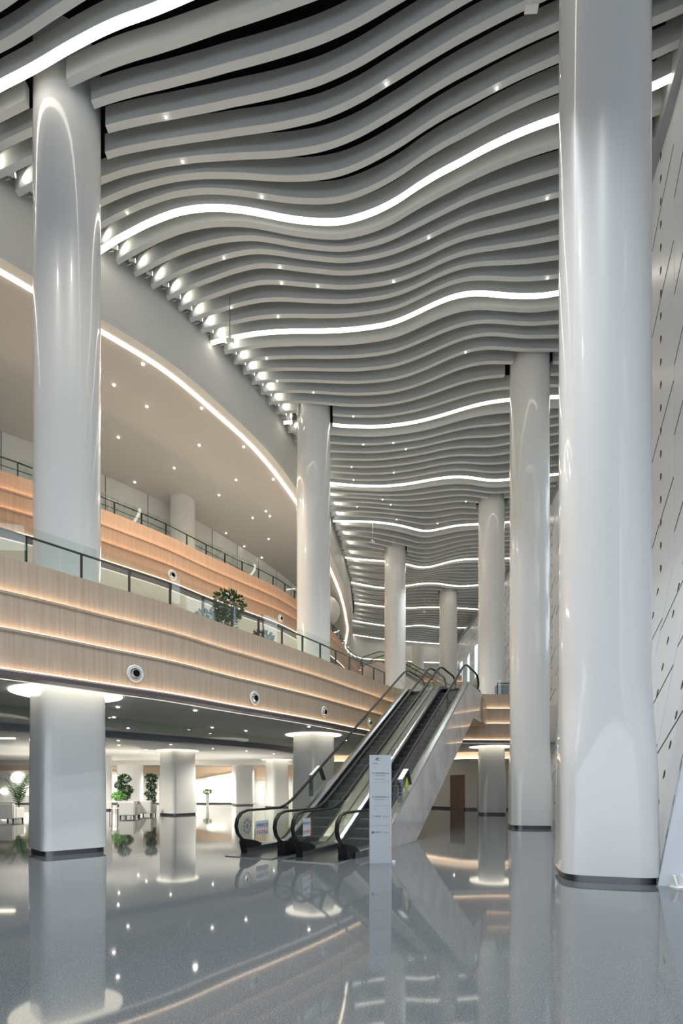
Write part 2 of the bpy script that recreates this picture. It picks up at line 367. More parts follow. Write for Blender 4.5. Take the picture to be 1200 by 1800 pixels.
# inner-hall columns
def low_column(x, y, w, ang, label, ztop=3.5, taper=.0, disc=False):
    root = empty('lobby_column', (x, y, 0)); mb = MB()
    mb.loft([sq_ring(x, y, z, w/2-taper*z/ztop, 0, ang, k=0) for z in (.1, .8, 1.8, 2.7, ztop)], caps=False); mb.build('shaft', M['white_gloss'], root, smooth=True)
    mb = MB(); mb.loft([sq_ring(x, y, z, w/2-.04, 0, ang, k=0) for z in (0, .11)]); mb.build('skirting', M['dark_steel'], root)
    return tag(root, label, 'column')
low_column(-8.95, 28.0, 1.55, math.radians(-40), 'white lobby column with dark skirting beside the potted trees', 3.5, .06)
low_column(-8.1, 42, 1.5, math.radians(-62), 'white square lobby column in front of the wood-topped wall')
low_column(-4.75, 37.6, 1.45, math.radians(-55), 'white tapering lobby column beyond the escalator newels', 3.5, .08)
low_column(-17.3, 42, 2.0, math.radians(-70), 'white square lobby column behind the armchairs')
low_column(-15.6, 33, 1.3, math.radians(-50), 'white lobby column near the palm')
# light discs round the columns
def ring_disc(x, y, z, r0, r1, label, mt='disc', h=.03):
    mb = MB(); n = 48
    rings = [[(x+r*math.cos(2*PI*k/n), y+r*math.sin(2*PI*k/n), zz) for k in range(n)] for r, zz in ((r0, z), (r1, z), (r1, z-h), (r0, z-h), (r0, z))]
    mb.loft(rings, caps=False); return tag(mb.build('ring_light', M[mt]), label, 'light', 'glowing ceiling rings round the column heads')
for (x, y, a, d, lab), ln in zip([COLS[0], COLS[1], COLS[2], COLS[5]], ('glowing round ceiling ring at the head of the large front column', 'glowing round ceiling ring behind the escalator handrail', 'glowing ceiling ring hidden past the escalator steps', 'glowing round ceiling ring beside the brown door')):
    ring_disc(x, y, 3.76, .7, 1.2, ln)
ring_disc(-8.95, 28.0, 3.5, .6, 1.1, 'glowing ceiling ring above the lobby column by the potted trees')
ring_disc(-4.75, 37.6, 3.5, .6, 1.1, 'glowing ceiling ring above the tapering lobby column')

# ------------------------------------------------------------------ lower hall
BM = resample([(-30, 3), (-18, 12), (-12, 18), (-9.6, 20.4), (-4.4, 26.4), (-2.9, 30), (-1.5, 34.5)], .8)
mb = MB(); sweep(mb, BM, rect(-.15, .15, 3.5, 3.76)); struct(mb.build('trim_2', M['beam']))
mb = MB(); slab(mb, [tuple(p) for p in BM]+[(-1.5, 60), (-45, 60), (-45, 3)], 3.5, 3.755); struct(mb.build('ceiling_lobby', M['plaster']))
mb = MB(); root = empty('smoke_curtain', (-7.5, 16.1, 3.45))
SC = resample([(-20, 5), (-12.5, 10.6), (-9.2, 13.8), (-7.5, 16.1), (-6.1, 18.4), (-5, 20.1), (-3.2, 23.6), (-1.9, 26.5)], 1.2)
for a, b_ in zip(SC, SC[1:]):
    d = (b_-a).normalized()*.008; nn = Vector((d.y, -d.x)).normalized()*.008; a2 = a+d; b2 = b_-d
    mb = MB(); mb.prism([(a2.x, a2.y), (b2.x, b2.y), (b2.x+nn.x, b2.y+nn.y), (a2.x+nn.x, a2.y+nn.y)], lambda x, y, t: (x, y, t), 3.42, 3.76); mb.build('glass_pane', M['smoke_glass'], root)
tag(root, 'frameless glass smoke curtain hanging under the lower hall ceiling', 'smoke curtain')
mb = MB(); mb.box(-40, 45, 0, -3.2, 45.2, 3.8); struct(mb.build('wall_back', M['plaster']))
mb = MB(); mb.box(-34.2, -14, 0, -34, 45, 5.6); struct(mb.build('wall_lobby', M['plaster']))
mb = MB(); mb.box(-40, 38.5, 3.15, -3.3, 38.8, 3.5); struct(mb.build('trim_3', M['cream']))
mb = MB(); mb.box(-3.4, 36.5, 0, -3.2, 45, 3.8); mb.prism([(-3.3, 38.0), (6.1, 36.7), (8.2, 33.9), (12.6, 33.2), (12.6, 33.4), (8.3, 34.1), (6.2, 36.9), (-3.3, 38.2)], lambda a, b_, t: (a, b_, t), 0, 3.77); struct(mb.build('wall_far', M['plaster']))
mb = MB(); mb.prism([(-3.3, 37.97), (6.1, 36.67), (8.2, 33.87), (12.6, 33.17), (12.6, 33.25), (6.1, 36.75), (-3.3, 38.1)], lambda a, b_, t: (a, b_, t), 0, .13); struct(mb.build('baseboard_far', M['dark_steel']))
mb = MB(); mb.prism([(-3.3, 37.6), (6.0, 36.4), (8.0, 33.6), (12.6, 32.8), (12.6, 33.2), (8.2, 33.9), (6.1, 36.7), (-3.3, 38)], lambda a, b_, t: (a, b_, t), 3.3, 3.36); struct(mb.build('trim_4', M['cream']))
mb = MB(); mb.prism([(-3.3, 37.75), (6.02, 36.5), (8.05, 33.7), (12.6, 32.9), (12.6, 32.95), (8.1, 33.78), (6.06, 36.58), (-3.3, 37.85)], lambda a, b_, t: (a, b_, t), 3.36, 3.39)
tag(mb.build('cove_light', M['amber']), 'warm cove light glowing along the top of the wall with the brown door', 'light')
# door in the far wall
pA = Vector((8.24, 33.84)); dd = (Vector((12.6, 33.17))-pA).normalized()
pA = Vector((7.45, 34.92)); pB = Vector((8.16, 33.93)); dd = (pB-pA).normalized(); nn = Vector((dd.y, -dd.x))
if nn.y > 0: nn = -nn
TD = lambda a, b_, c: (pA.x+dd.x*a+nn.x*b_, pA.y+dd.y*a+nn.y*b_, c)
mb = MB(); L = (pB-pA).length; mb.box(0, .03, 0.01, L, .07, 2.3, T=TD); dr = struct(mb.build('door_1', M['door']))
mb = MB(); mb.box(.1, .07, 1.0, .14, .12, 1.14, T=TD); mb.build('door_handle', M['steel'], dr)
mb = MB(); mb.box(L/2-.005, .071, .02, L/2+.005, .073, 2.29, T=TD); mb.build('door_seam', M['black'], dr)
# decorative back wall: wood band, white wavy boards
mb = MB(); mb.box(-40, 44.9, 2.1, -3.45, 45, 3.25); tag(mb.build('wood_panel', mat('pale_wood', (.68, .52, .38), rough=.5)), 'oak veneer band across the top of the lobby back wall', 'wall panel')
def swoop(x0, x1, f0, label):
    pts = [(x0, 0.1)]+[(x1, .1)]; n = 24
    top = [(x1+(x0-x1)*i/n, f0(i/n)) for i in range(n+1)]
    mb = MB(); mb.prism(pts+top, lambda a, b_, t: (a, t, b_), 44.75, 44.89); tag(mb.build('wavy_wall_board', M['pot']), label, 'wall panel')
swoop(-24, -14.4, lambda t: 2.3+.9*t, 'white swooping wall board behind the armchairs')
swoop(-13.4, -7.6, lambda t: 2.95-.95*t**1.3, 'white swooping wall board behind the slim pedestal')
swoop(-38, -25, lambda t: 3.0-.1*math.sin(t*3), 'white swooping wall board behind the palm')
# glowing oval wall lights
for i, (x, z, rx, rz) in enumerate(((-12.9, 1.55, .5, .4), (-11.2, 2.0, .55, .33), (-10.4, 2.0, .33, .3), (-9.2, 2.6, .3, .25), (-19.5, 2.15, .8, .42), (-19.9, 1.3, .7, .4), (-28.2, 2.3, .6, .5), (-27.3, 1.2, .6, .45), (-29.4, 1.1, .3, .3))):
    mb = MB(); mb.prism([(x+rx*math.cos(2*PI*k/28), z+rz*math.sin(2*PI*k/28)) for k in range(28)], lambda a, b_, t: (a, t, b_), 44.55, 44.74)
    tag(mb.build('wall_light', M['disc']), 'glowing oval wall light, %s on the %s' % (('lowest', 'widest', 'round one', 'highest', 'upper', 'lower', 'upper', 'middle', 'smallest')[i], ('board by the pedestal', 'board by the pedestal', 'board by the pedestal', 'board by the pedestal', 'board behind the armchairs', 'board behind the armchairs', 'board behind the palm', 'board behind the palm', 'board behind the palm')[i]), 'wall light', 'oval wall lights of the lobby')

# ------------------------------------------------------------------ perforated facade
def fac(s0, i): return FP[i].lerp(FP[i+1], s0)
def fpt(p, n, z):
    return (p.x+n.x*LEAN*min(1, z/KNEE), p.y+n.y*LEAN*min(1, z/KNEE), z)
wall = empty('wall_right', (9, 20, 0)); struct(wall)
nid = 1; fp = []
PAN = [0, .52, 0, .52]
k = 0
segs = []
for i in range(len(FP)-1):
    L = (FP[i+1]-FP[i]).length; m_ = max(1, round(L/1.55))
    for j in range(m_): segs.append((fac(j/m_, i), fac((j+1)/m_, i)))
for si, (a, b_) in enumerate(segs):
    d = (b_-a).normalized(); n = Vector((d.y, -d.x))
    L = (b_-a).length; mid = (a+b_)/2
    if mid.y < 12: n = Vector((.87, -.49))
    out = n*LEAN
    def Q(s, z, e=0.0):   # s along panel, z height, e toward the hall
        lean = LEAN*min(1, z/KNEE); px_, py_ = a.x+d.x*s, a.y+d.y*s
        t = max(0, min(1, (py_-12)/18)); lv = Vector((.87+.11*t, -.49+.31*t))
        return (px_+lv.x*(lean-e), py_+lv.y*(lean-e), z)
    mb = MB(); g = .012; dep = .08
    # window openings: upper part of facade bays
    win = ((si % 3 != 0) and (mid.y < 7.0 or 14.3 < mid.y < 23)) or (mid.y > 47 and si % 2 == 0)
    zones = [(0.0, KNEE), (KNEE, 18.9)]
    wz = ([(7.6, 9.6), (10.4, 12.6), (13.4, 15.6)] if si % 2 else [(7.0, 8.6), (9.2, 11.4), (12.2, 14.0)]) if win else []
    if mid.y < 5 and si % 2 == 0: wz = [(1.0, 5.8)]+wz
    if mid.y > 47: wz = [(11.4, 14.8)] if win else []
    zs = [0, KNEE]+[z for p in wz for z in p]+[18.9]; zs = sorted(set(zs))
    for z0, z1 in zip(zs, zs[1:]):
        isw = any(abs(z0-p[0]) < 1e-6 for p in wz)
        o4 = [(g, z0+g), (L-g, z0+g), (L-g, z1-g), (g, z1-g)]
        if not isw:
            mb.prism([(g, z0), (L-g, z0), (L-g, z1), (g, z1)], lambda s, z, e: Q(s, z, e), 0, dep, 0)
        else:
            sh = random.uniform(.0, .45); sh2 = random.uniform(0, .4)
            i4 = [(.10+sh*.4, z0+.08+sh), (L-.12, z0+.1+sh2*.3), (L-.1-sh2*.6, z1-.1-sh2), (.12, z1-.14-sh*.5)]
            for q in range(4):
                q2 = (q+1) % 4
                mb.poly([Q(*o4[q], dep), Q(*o4[q2], dep), Q(*i4[q2], dep), Q(*i4[q], dep)], 0)
                mb.poly([Q(*i4[q], dep), Q(*i4[q2], dep), Q(*i4[q2], 0), Q(*i4[q], 0)], 0)
                mb.poly([Q(*o4[q], 0), Q(*o4[q2], 0), Q(*i4[q2], 0), Q(*i4[q], 0)], 0)
            wm = MB(); wm.prism(i4, lambda s, z, e: Q(s, z, e), .02, .03, 0)
            wo = wm.build('window_%d' % nid, M['glass']); struct(wo); nid += 1
    # hexagonal perforations and slots (flat dark plates for their shade, paler half plates)
    if mid.y > 6.8:
        ph = random.uniform(0, .3)
        ss = [L*.5] if mid.y < 30 else [L*.3, L*.75]
        
        for s0 in ss:
            z = .55+ph
            while z < 17:
                if not any(p[0]-.1 < z < p[1]+.1 for p in wz):
                    r = .092 if mid.y < 16 else .07
                    hexa = [(s0+r*.8*math.cos(PI/6+PI/3*k_), z+r*math.sin(PI/6+PI/3*k_)) for k_ in range(6)]
                    mb.prism(hexa, lambda s, zz, e: Q(s, zz, e), dep, dep+.004, 1)
                    half = [(s0+.012, z-r*.92), (s0+r*.62, z-r*.55), (s0+r*.66, z+r*.55), (s0+.012, z+r*.92)]
                    mb.prism(half, lambda s, zz, e: Q(s, zz, e), dep+.004, dep+.008, 2)
                z += .56
        z = 1.2+random.uniform(0, 1)
        while z < 16:
            if not any(p[0]-.6 < z < p[1]+.1 for p in wz):
                z2 = z+.65*L
                mb.prism([(.02, z2), (.02, z2+.04), (L-.03, z+.04), (L-.03, z)], lambda s, zz, e: Q(s, zz, e), dep, dep+.005, 1)
            z += random.choice((1.6, 2.2, 3.2))
    mb.build('facade_panel', [M['panel'], M['hole'], M['plaster']], wall)
# edge beam where baffles meet the facade
FT = [Vector((p.x+LEAN*1.0*1.0, p.y-.1)) for p in FP[2:]]
mb = MB(); FTR = resample([tuple(p) for p in FT], 1.0)
sweep(mb, FTR, rect(-.30, -.06, 17.0, 18.9)); struct(mb.build('trim_5', mat('beam_grey', (.34, .37, .39), rough=.4)))
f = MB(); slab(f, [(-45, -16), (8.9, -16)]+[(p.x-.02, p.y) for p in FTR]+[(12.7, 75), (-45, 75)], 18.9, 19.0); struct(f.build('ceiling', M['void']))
# small foot clamps
for (x, y, lab) in ((5.02, 7.80, 'white bracket clamping the foot of the perforated facade'), (5.55, 9.02, 'white bracket at the facade foot beside the huge column')):
    root = empty('foot_bracket', (x, y, 0)); mb = MB(); mb.box(x-.02, y-.16, 0, x+.2, y+.02, .03); mb.build('base_plate', M['pot'], root)
    for s in (0, .13):
        mb = MB(); mb.prism([(y-.14, .03), (y+.02, .03), (y+.02, .2), (y-.05, .2)], lambda a, b_, t: (t, a, b_), x+s, x+s+.03); mb.build('fin', M['pot'], root)
    tag(root, lab, 'bracket')

# ------------------------------------------------------------------ wavy ceiling baffles
BAFFLE_ROWS = {
 0: [12.54, 12.39, 12.23, 12.07, 11.92, 11.76, 11.61, 11.45, 11.30, 11.14, 10.97, 10.81, 10.66, 10.53, 10.42, 10.30, 10.17, 10.04, 9.92, 9.80, 9.68, 9.56, 9.44, 9.30, 9.15, 8.98, 8.81, 8.61, 8.41, 8.21, 8.00, 7.79, 7.59, 7.38, 7.17, 6.97, 6.76, 6.55, 6.35, 6.14, 5.93, 5.73, 5.52, 5.31, 5.11, 4.90, 4.69, 4.49, 4.28],
 4: [14.41, 14.24, 14.07, 13.90, 13.73, 13.57, 13.40, 13.25, 13.09, 12.95, 12.82, 12.71, 12.63, 12.56, 12.50, 12.44, 12.39, 12.33, 12.28, 12.22, 12.14, 12.04, 11.89, 11.70, 11.47, 11.24, 11.01, 10.79, 10.59, 10.40, 10.22, 10.05, 9.87, 9.70, 9.52, 9.35, 9.17, 9.00, 8.82, 8.65, 8.47, 8.30, 8.12, 7.95, 7.77, 7.60, 7.42, 7.25, 7.07],
 8: [16.93, 16.69, 16.45, 16.21, 15.96, 15.72, 15.48, 15.24, 15.00, 14.76, 14.55, 14.35, 14.18, 14.04, 13.96, 13.93, 13.95, 14.01, 14.10, 14.19, 14.25, 14.28, 14.26, 14.15, 13.98, 13.74, 13.43, 13.15, 12.91, 12.66, 12.44, 12.25, 12.09, 11.95, 11.83, 11.69, 11.51, 11.29, 11.07, 10.84, 10.62, 10.40, 10.18, 9.95, 9.73, 9.51, 9.29, 9.06, 8.84],
 12: [18.95, 18.72, 18.50, 18.27, 18.05, 17.82, 17.60, 17.37, 17.15, 16.92, 16.70, 16.48, 16.26, 16.07, 15.90, 15.73, 15.59, 15.50, 15.51, 15.57, 15.63, 15.68, 15.72, 15.70, 15.64, 15.54, 15.38, 15.17, 14.92, 14.72, 14.59, 14.49, 14.38, 14.27, 14.15, 14.04, 13.93, 13.82, 13.70, 13.59, 13.48, 13.37, 13.25, 13.14, 13.03, 12.92, 12.80, 12.69, 12.58],
 16: [20.32, 20.15, 19.98, 19.81, 19.65, 19.48, 19.31, 19.14, 18.97, 18.80, 18.64, 18.47, 18.30, 18.14, 18.01, 17.90, 17.81, 17.75, 17.72, 17.70, 17.70, 17.69, 17.67, 17.62, 17.55, 17.45, 17.27, 17.01, 16.73, 16.50, 16.37, 16.35, 16.39, 16.43, 16.44, 16.41, 16.32, 16.23, 16.13, 16.03, 15.94, 15.84, 15.74, 15.65, 15.55, 15.46, 15.36, 15.26, 15.17],
 20: [22.38, 22.22, 22.06, 21.91, 21.75, 21.59, 21.44, 21.28, 21.12, 20.97, 20.81, 20.65, 20.49, 20.34, 20.18, 20.03, 19.93, 19.89, 19.88, 19.89, 19.91, 19.94, 19.96, 19.97, 19.94, 19.89, 19.80, 19.63, 19.40, 19.11, 18.81, 18.57, 18.43, 18.40, 18.44, 18.48, 18.49, 18.49, 18.48, 18.47, 18.45, 18.44, 18.43, 18.42, 18.41, 18.39, 18.38, 18.37, 18.36],
 24: [24.25, 24.13, 24.01, 23.88, 23.76, 23.64, 23.51, 23.39, 23.27, 23.14, 23.02, 22.90, 22.78, 22.65, 22.53, 22.41, 22.28, 22.17, 22.11, 22.12, 22.19, 22.27, 22.35, 22.39, 22.41, 22.41, 22.36, 22.28, 22.17, 22.02, 21.83, 21.61, 21.38, 21.17, 21.01, 20.90, 20.83, 20.77, 20.74, 20.71, 20.68, 20.66, 20.63, 20.61, 20.58, 20.56, 20.53, 20.51, 20.48],
 28: [24.61, 24.61, 24.61, 24.61, 24.61, 24.61, 24.61, 24.61, 24.61, 24.61, 24.61, 24.61, 24.61, 24.61, 24.61, 24.61, 24.61, 24.61, 24.61, 24.62, 24.62, 24.64, 24.67, 24.69, 24.71, 24.70, 24.65, 24.57, 24.47, 24.35, 24.20, 24.01, 23.86, 23.77, 23.74, 23.75, 23.71, 23.58, 23.42, 23.25, 23.08, 22.92, 22.75, 22.58, 22.41, 22.25, 22.08, 21.91, 21.75],
 32: [24.43, 24.53, 24.64, 24.74, 24.84, 24.94, 25.05, 25.15, 25.25, 25.36, 25.46, 25.56, 25.67, 25.77, 25.87, 25.98, 26.08, 26.18, 26.29, 26.39, 26.49, 26.60, 26.69, 26.77, 26.82, 26.84, 26.85, 26.82, 26.74, 26.63, 26.48, 26.32, 26.18, 26.08, 26.05, 26.10, 26.21, 26.32, 26.34, 26.28, 26.18, 26.08, 25.99, 25.89, 25.80, 25.70, 25.61, 25.51, 25.42],
 36: [27.88, 27.90, 27.92, 27.94, 27.96, 27.98, 28.00, 28.02, 28.04, 28.06, 28.08, 28.10, 28.12, 28.14, 28.16, 28.18, 28.20, 28.22, 28.24, 28.25, 28.27, 28.29, 28.31, 28.34, 28.38, 28.43, 28.51, 28.59, 28.67, 28.72, 28.73, 28.69, 28.61, 28.51, 28.39, 28.31, 28.31, 28.40, 28.51, 28.55, 28.48, 28.35, 28.22, 28.08, 27.95, 27.82, 27.69, 27.56, 27.43],
 40: [30.25, 30.26, 30.26, 30.27, 30.28, 30.28, 30.29, 30.30, 30.31, 30.31, 30.32, 30.33, 30.33, 30.34, 30.35, 30.35, 30.36, 30.37, 30.37, 30.38, 30.39, 30.39, 30.40, 30.41, 30.43, 30.46, 30.52, 30.61, 30.73, 30.90, 31.11, 31.36, 31.54, 31.53, 31.33, 31.10, 30.91, 30.82, 30.77, 30.72, 30.65, 30.58, 30.50, 30.42, 30.34, 30.26, 30.18, 30.10, 30.02],
 44: [31.27, 31.33, 31.40, 31.46, 31.53, 31.59, 31.66, 31.72, 31.79, 31.85, 31.92, 31.98, 32.05, 32.12, 32.18, 32.25, 32.31, 32.38, 32.44, 32.51, 32.57, 32.64, 32.70, 32.77, 32.85, 32.98, 33.16, 33.39, 33.61, 33.84, 34.07, 34.30, 34.53, 34.66, 34.60, 34.35, 33.99, 33.66, 33.44, 33.30, 33.20, 33.10, 33.00, 32.90, 32.79, 32.69, 32.59, 32.49, 32.39],
 48: [32.06, 32.21, 32.35, 32.49, 32.63, 32.77, 32.91, 33.05, 33.19, 33.34, 33.48, 33.62, 33.76, 33.90, 34.04, 34.18, 34.33, 34.47, 34.61, 34.75, 34.89, 35.03, 35.17, 35.31, 35.45, 35.56, 35.65, 35.73, 35.81, 35.91, 36.06, 36.26, 36.51, 36.75, 36.82, 36.63, 36.29, 35.94, 35.68, 35.53, 35.46, 35.44, 35.41, 35.39, 35.37, 35.35, 35.33, 35.31, 35.29],
 56: [33.86, 34.11, 34.35, 34.59, 34.83, 35.07, 35.32, 35.56, 35.80, 36.04, 36.28, 36.53, 36.77, 37.01, 37.25, 37.49, 37.74, 37.98, 38.22, 38.46, 38.70, 38.95, 39.19, 39.43, 39.67, 39.91, 40.15, 40.38, 40.56, 40.62, 40.57, 40.42, 40.23, 40.03, 39.85, 39.73, 39.70, 39.77, 39.93, 40.10, 40.24, 40.28, 40.21, 40.09, 39.95, 39.81, 39.67, 39.53, 39.39],
 64: [39.41, 39.60, 39.79, 39.97, 40.16, 40.35, 40.54, 40.72, 40.91, 41.10, 41.29, 41.47, 41.66, 41.85, 42.04, 42.22, 42.41, 42.60, 42.79, 42.98, 43.16, 43.35, 43.54, 43.73, 43.91, 44.10, 44.28, 44.46, 44.64, 44.80, 44.95, 45.08, 45.17, 45.22, 45.20, 45.13, 45.04, 44.99, 44.98, 45.00, 45.05, 45.11, 45.18, 45.26, 45.35, 45.44, 45.53, 45.62, 45.71],
 72: [42.56, 42.81, 43.06, 43.31, 43.56, 43.81, 44.06, 44.31, 44.56, 44.81, 45.06, 45.31, 45.56, 45.81, 46.06, 46.31, 46.56, 46.81, 47.06, 47.31, 47.56, 47.81, 48.06, 48.31, 48.56, 48.84, 49.12, 49.39, 49.64, 49.87, 50.07, 50.23, 50.35, 50.42, 50.42, 50.34, 50.20, 50.10, 50.12, 50.27, 50.46, 50.64, 50.75, 50.79, 50.81, 50.81, 50.80, 50.80, 50.80],
 80: [47.04, 47.29, 47.54, 47.79, 48.04, 48.29, 48.54, 48.79, 49.04, 49.29, 49.54, 49.79, 50.04, 50.29, 50.54, 50.79, 51.04, 51.29, 51.54, 51.79, 52.04, 52.29, 52.54, 52.79, 53.04, 53.30, 53.56, 53.83, 54.08, 54.32, 54.55, 54.75, 54.94, 55.11, 55.26, 55.41, 55.56, 55.71, 55.85, 56.00, 56.13, 56.26, 56.37, 56.47, 56.54, 56.60, 56.65, 56.69, 56.73],
}
KEYS = sorted(BAFFLE_ROWS)
def row_at(k):
    """plan curve of baffle k (8 baffles per light strip), by smooth blend of the known curves"""
    if k < 0:
        r0, r4 = BAFFLE_ROWS[0], BAFFLE_ROWS[4]; return [a+(b_-a)*k/4*1.05 for a, b_ in zip(r0, r4)]
    i = max(j for j in range(len(KEYS)) if KEYS[j] <= k); i = min(i, len(KEYS)-2)
    k0, k1 = KEYS[i], KEYS[i+1]; t = (k-k0)/(k1-k0); A, B = BAFFLE_ROWS[k0], BAFFLE_ROWS[k1]
    km = KEYS[i-1] if i > 0 else None; kp = KEYS[i+2] if i+2 < len(KEYS) else None
    out = []
    for j in range(len(A)):
        d = (B[j]-A[j])/(k1-k0)
        d0 = d if km is None else .5*(d+(A[j]-BAFFLE_ROWS[km][j])/(k0-km))
        d1 = d if kp is None else .5*(d+(BAFFLE_ROWS[kp][j]-B[j])/(kp-k1))
        h = k1-k0; t2 = t*t; t3 = t2*t
        out.append((2*t3-3*t2+1)*A[j]+(t3-2*t2+t)*d0*h+(3*t2-2*t3)*B[j]+(t3-t2)*d1*h)
    return out
XS = [-11+.5*j for j in range(49)]
def facade_top_x(y): return interp_path(FTR, y)+.0
def wall_left_x(y): return interp_path([p for p in WL if p.y <= 52], y)
THK = .155; HGT = .45
SAMPLES = []; PIECES = []
GLOW = ['first', 'second', 'third', 'fourth', 'fifth', 'sixth', 'seventh', 'eighth', 'ninth', 'tenth', 'eleventh']
def fine(row):
    pts = []
    for j in range(len(XS)-1):
        p0, p1, p2, p3 = row[max(j-1, 0)], row[j], row[j+1], row[min(j+2, len(XS)-1)]
        for q in (0, .25, .5, .75):
            pts.append((XS[j]+.5*q, .5*((2*p1)+(-p0+p2)*q+(2*p0-5*p1+4*p2-p3)*q*q+(-p0+3*p1-3*p2+p3)*q**3)))
    pts.append((XS[-1], row[-1])); return pts
for k in range(-6, 81):
    pts = [p for p in fine(row_at(k)) if wall_left_x(p[1])+.12 < p[0] < facade_top_x(p[1])-.12]
    pieces = []; cur = []
    for p in pts:
        hit = any(math.hypot(p[0]-c[0], p[1]-c[1]) < .82 for c in COLS)
        if hit:
            if len(cur) > 3: pieces.append(cur)
            cur = []
        else: cur.append(p)
    if len(cur) > 3: pieces.append(cur)
    glow = k >= 0 and k % 8 == 0
    for pi_, pc in enumerate(pieces):
        mb = MB()
        mb.loft([[(x, y-THK/2, ZC), (x, y+THK/2, ZC), (x, y+THK/2, ZC+HGT), (x, y-THK/2, ZC+HGT)] for x, y in pc])
        g = max(0, k)//8
        nm = ('%s after the %s glowing strip' % (ORD[k % 8-1] if k % 8 else '', GLOW[min(g, 10)])) if not glow else '%s from the front' % GLOW[min(g, 10)]
        if k < 0: nm = '%s in front of the foremost glowing strip' % ORD[-k-1]
        side = '' if len(pieces) == 1 else (', gallery side of column', ', facade side of column', ', beyond second column')[pi_] if pi_ < 3 else ', extra piece'
        o = mb.build('ceiling_baffle', M['baffle'], smooth=True)
        lab = ('wavy ceiling baffle, '+nm+side) if not glow else ('wavy glowing-bottomed baffle, '+nm+side)
        tag(o, lab, 'ceiling baffle', 'wavy ceiling baffles')
        if glow:
            mb = MB(); mb.loft([[(x, y-THK/2-.004, ZC-.03), (x, y+THK/2+.004, ZC-.03), (x, y+THK/2+.004, ZC-.001), (x, y-THK/2-.004, ZC-.001)] for x, y in pc])
            mb.build('light_strip', M['led'], o)
        for p in pc: SAMPLES.append((p, k))
        PIECES.append((k, pc, pi_))
# downlights set into the baffles
CEILING_DOWNLIGHTS = [ (-4.15,12.08), (-4.07,12.85), (1.02,11.45), (3.54,11.51), (5.52,13.68), (2.42,14.70), (-5.88,14.06), (-3.55,15.14), (-2.12,13.62), (-1.87,16.04), (-1.86,15.53), (-0.71,16.07), (1.59,15.87), (-3.58,16.88), (-2.19,17.14), (6.33,15.87), (4.43,18.53), (-2.72,18.85), (-2.50,19.88), (-1.14,20.45), (0.53,21.84), (0.45,25.22), (1.02,23.51), (2.31,23.39), (2.94,23.86), (2.65,25.68), (0.64,26.20), (2.25,28.07), (2.76,28.58), (6.82,28.29), (0.83,28.81), (3.25,30.16), (5.81,30.75), (8.54,31.36) ]
SOFFIT_DOWNLIGHTS = [ (-6.55,16.90), (-7.90,17.78), (-7.14,18.79), (-5.16,18.88), (-8.91,20.45), (-5.81,20.93), (-4.02,21.03), (-7.32,22.42), (-4.79,23.29), (-3.10,23.25), (-9.47,23.47), (-5.86,24.52), (-3.83,25.94), (-4.61,26.60), (-3.70,26.43), (-6.36,28.21), (-4.10,28.86), (-5.65,29.75), (-4.86,31.23) ]
dl = None
def downlight(loc, label, r, group):
    global dl
    if dl is None:
        root = empty('downlight'); mb = MB(); mb.cyl((0, 0, -.012), (0, 0, 0), 1, n=20); mb.build('rim', M['pot'], root)
        mb = MB(); mb.cyl((0, 0, -.03), (0, 0, -.0125), .78, n=16); mb.build('lamp', M['dot'], root); dl = root; o = root
    else: o = copy_tree(dl)
    o.location = loc; o.scale = (r, r, 1); return tag(o, label, 'downlight', group)
used = set()
for i, (x, y) in enumerate(CEILING_DOWNLIGHTS):
    (p, k) = min(SAMPLES, key=lambda s: (s[0][0]-x)**2+4*(s[0][1]-y)**2+(99 if (s[1] % 8 == 0) else 0))
    downlight((p[0], p[1], ZC), 'tiny bright downlight in a wavy ceiling baffle', .032, 'tiny downlights in the wavy ceiling baffles')
for x, y in SOFFIT_DOWNLIGHTS:
    downlight((x, y, 15.5), 'small round downlight in the smooth upper gallery ceiling', .055, 'downlights in the upper gallery ceiling')
for x, y in ((-4.23, 14.82), (-4.83, 19.14), (-3.79, 20.32), (-7.24, 16.29), (-8.05, 19.32), (-6.2, 14.2), (-1.2, 18.9), (0.2, 24.5), (6.7, 30.5)):
    if not any(math.hypot(x-c[0], y-c[1]) < 1.3 for c in COLS): downlight((x, y, 3.76), 'small round downlight in the grey lower hall ceiling', .06, 'downlights in the lower hall ceiling')
for x, y in ((-9.46, 21.71), (-10.48, 24.12), (-7.93, 23.79), (-10.34, 27.14), (-11.48, 28.95), (-6.61, 26.32), (-5.20, 28.02), (-4.03, 30.47), (-13.5, 24)):
    downlight((x, y, 3.5), 'small round downlight in the white lobby ceiling', .06, 'downlights in the white lobby ceiling')
# linear ceiling light in the lobby
mb = MB(); mb.box(-15.6, 20.6, 3.46, -13.2, 20.75, 3.5); tag(mb.build('linear_light', M['cove']), 'short linear light in the lobby ceiling near the armchairs', 'light')

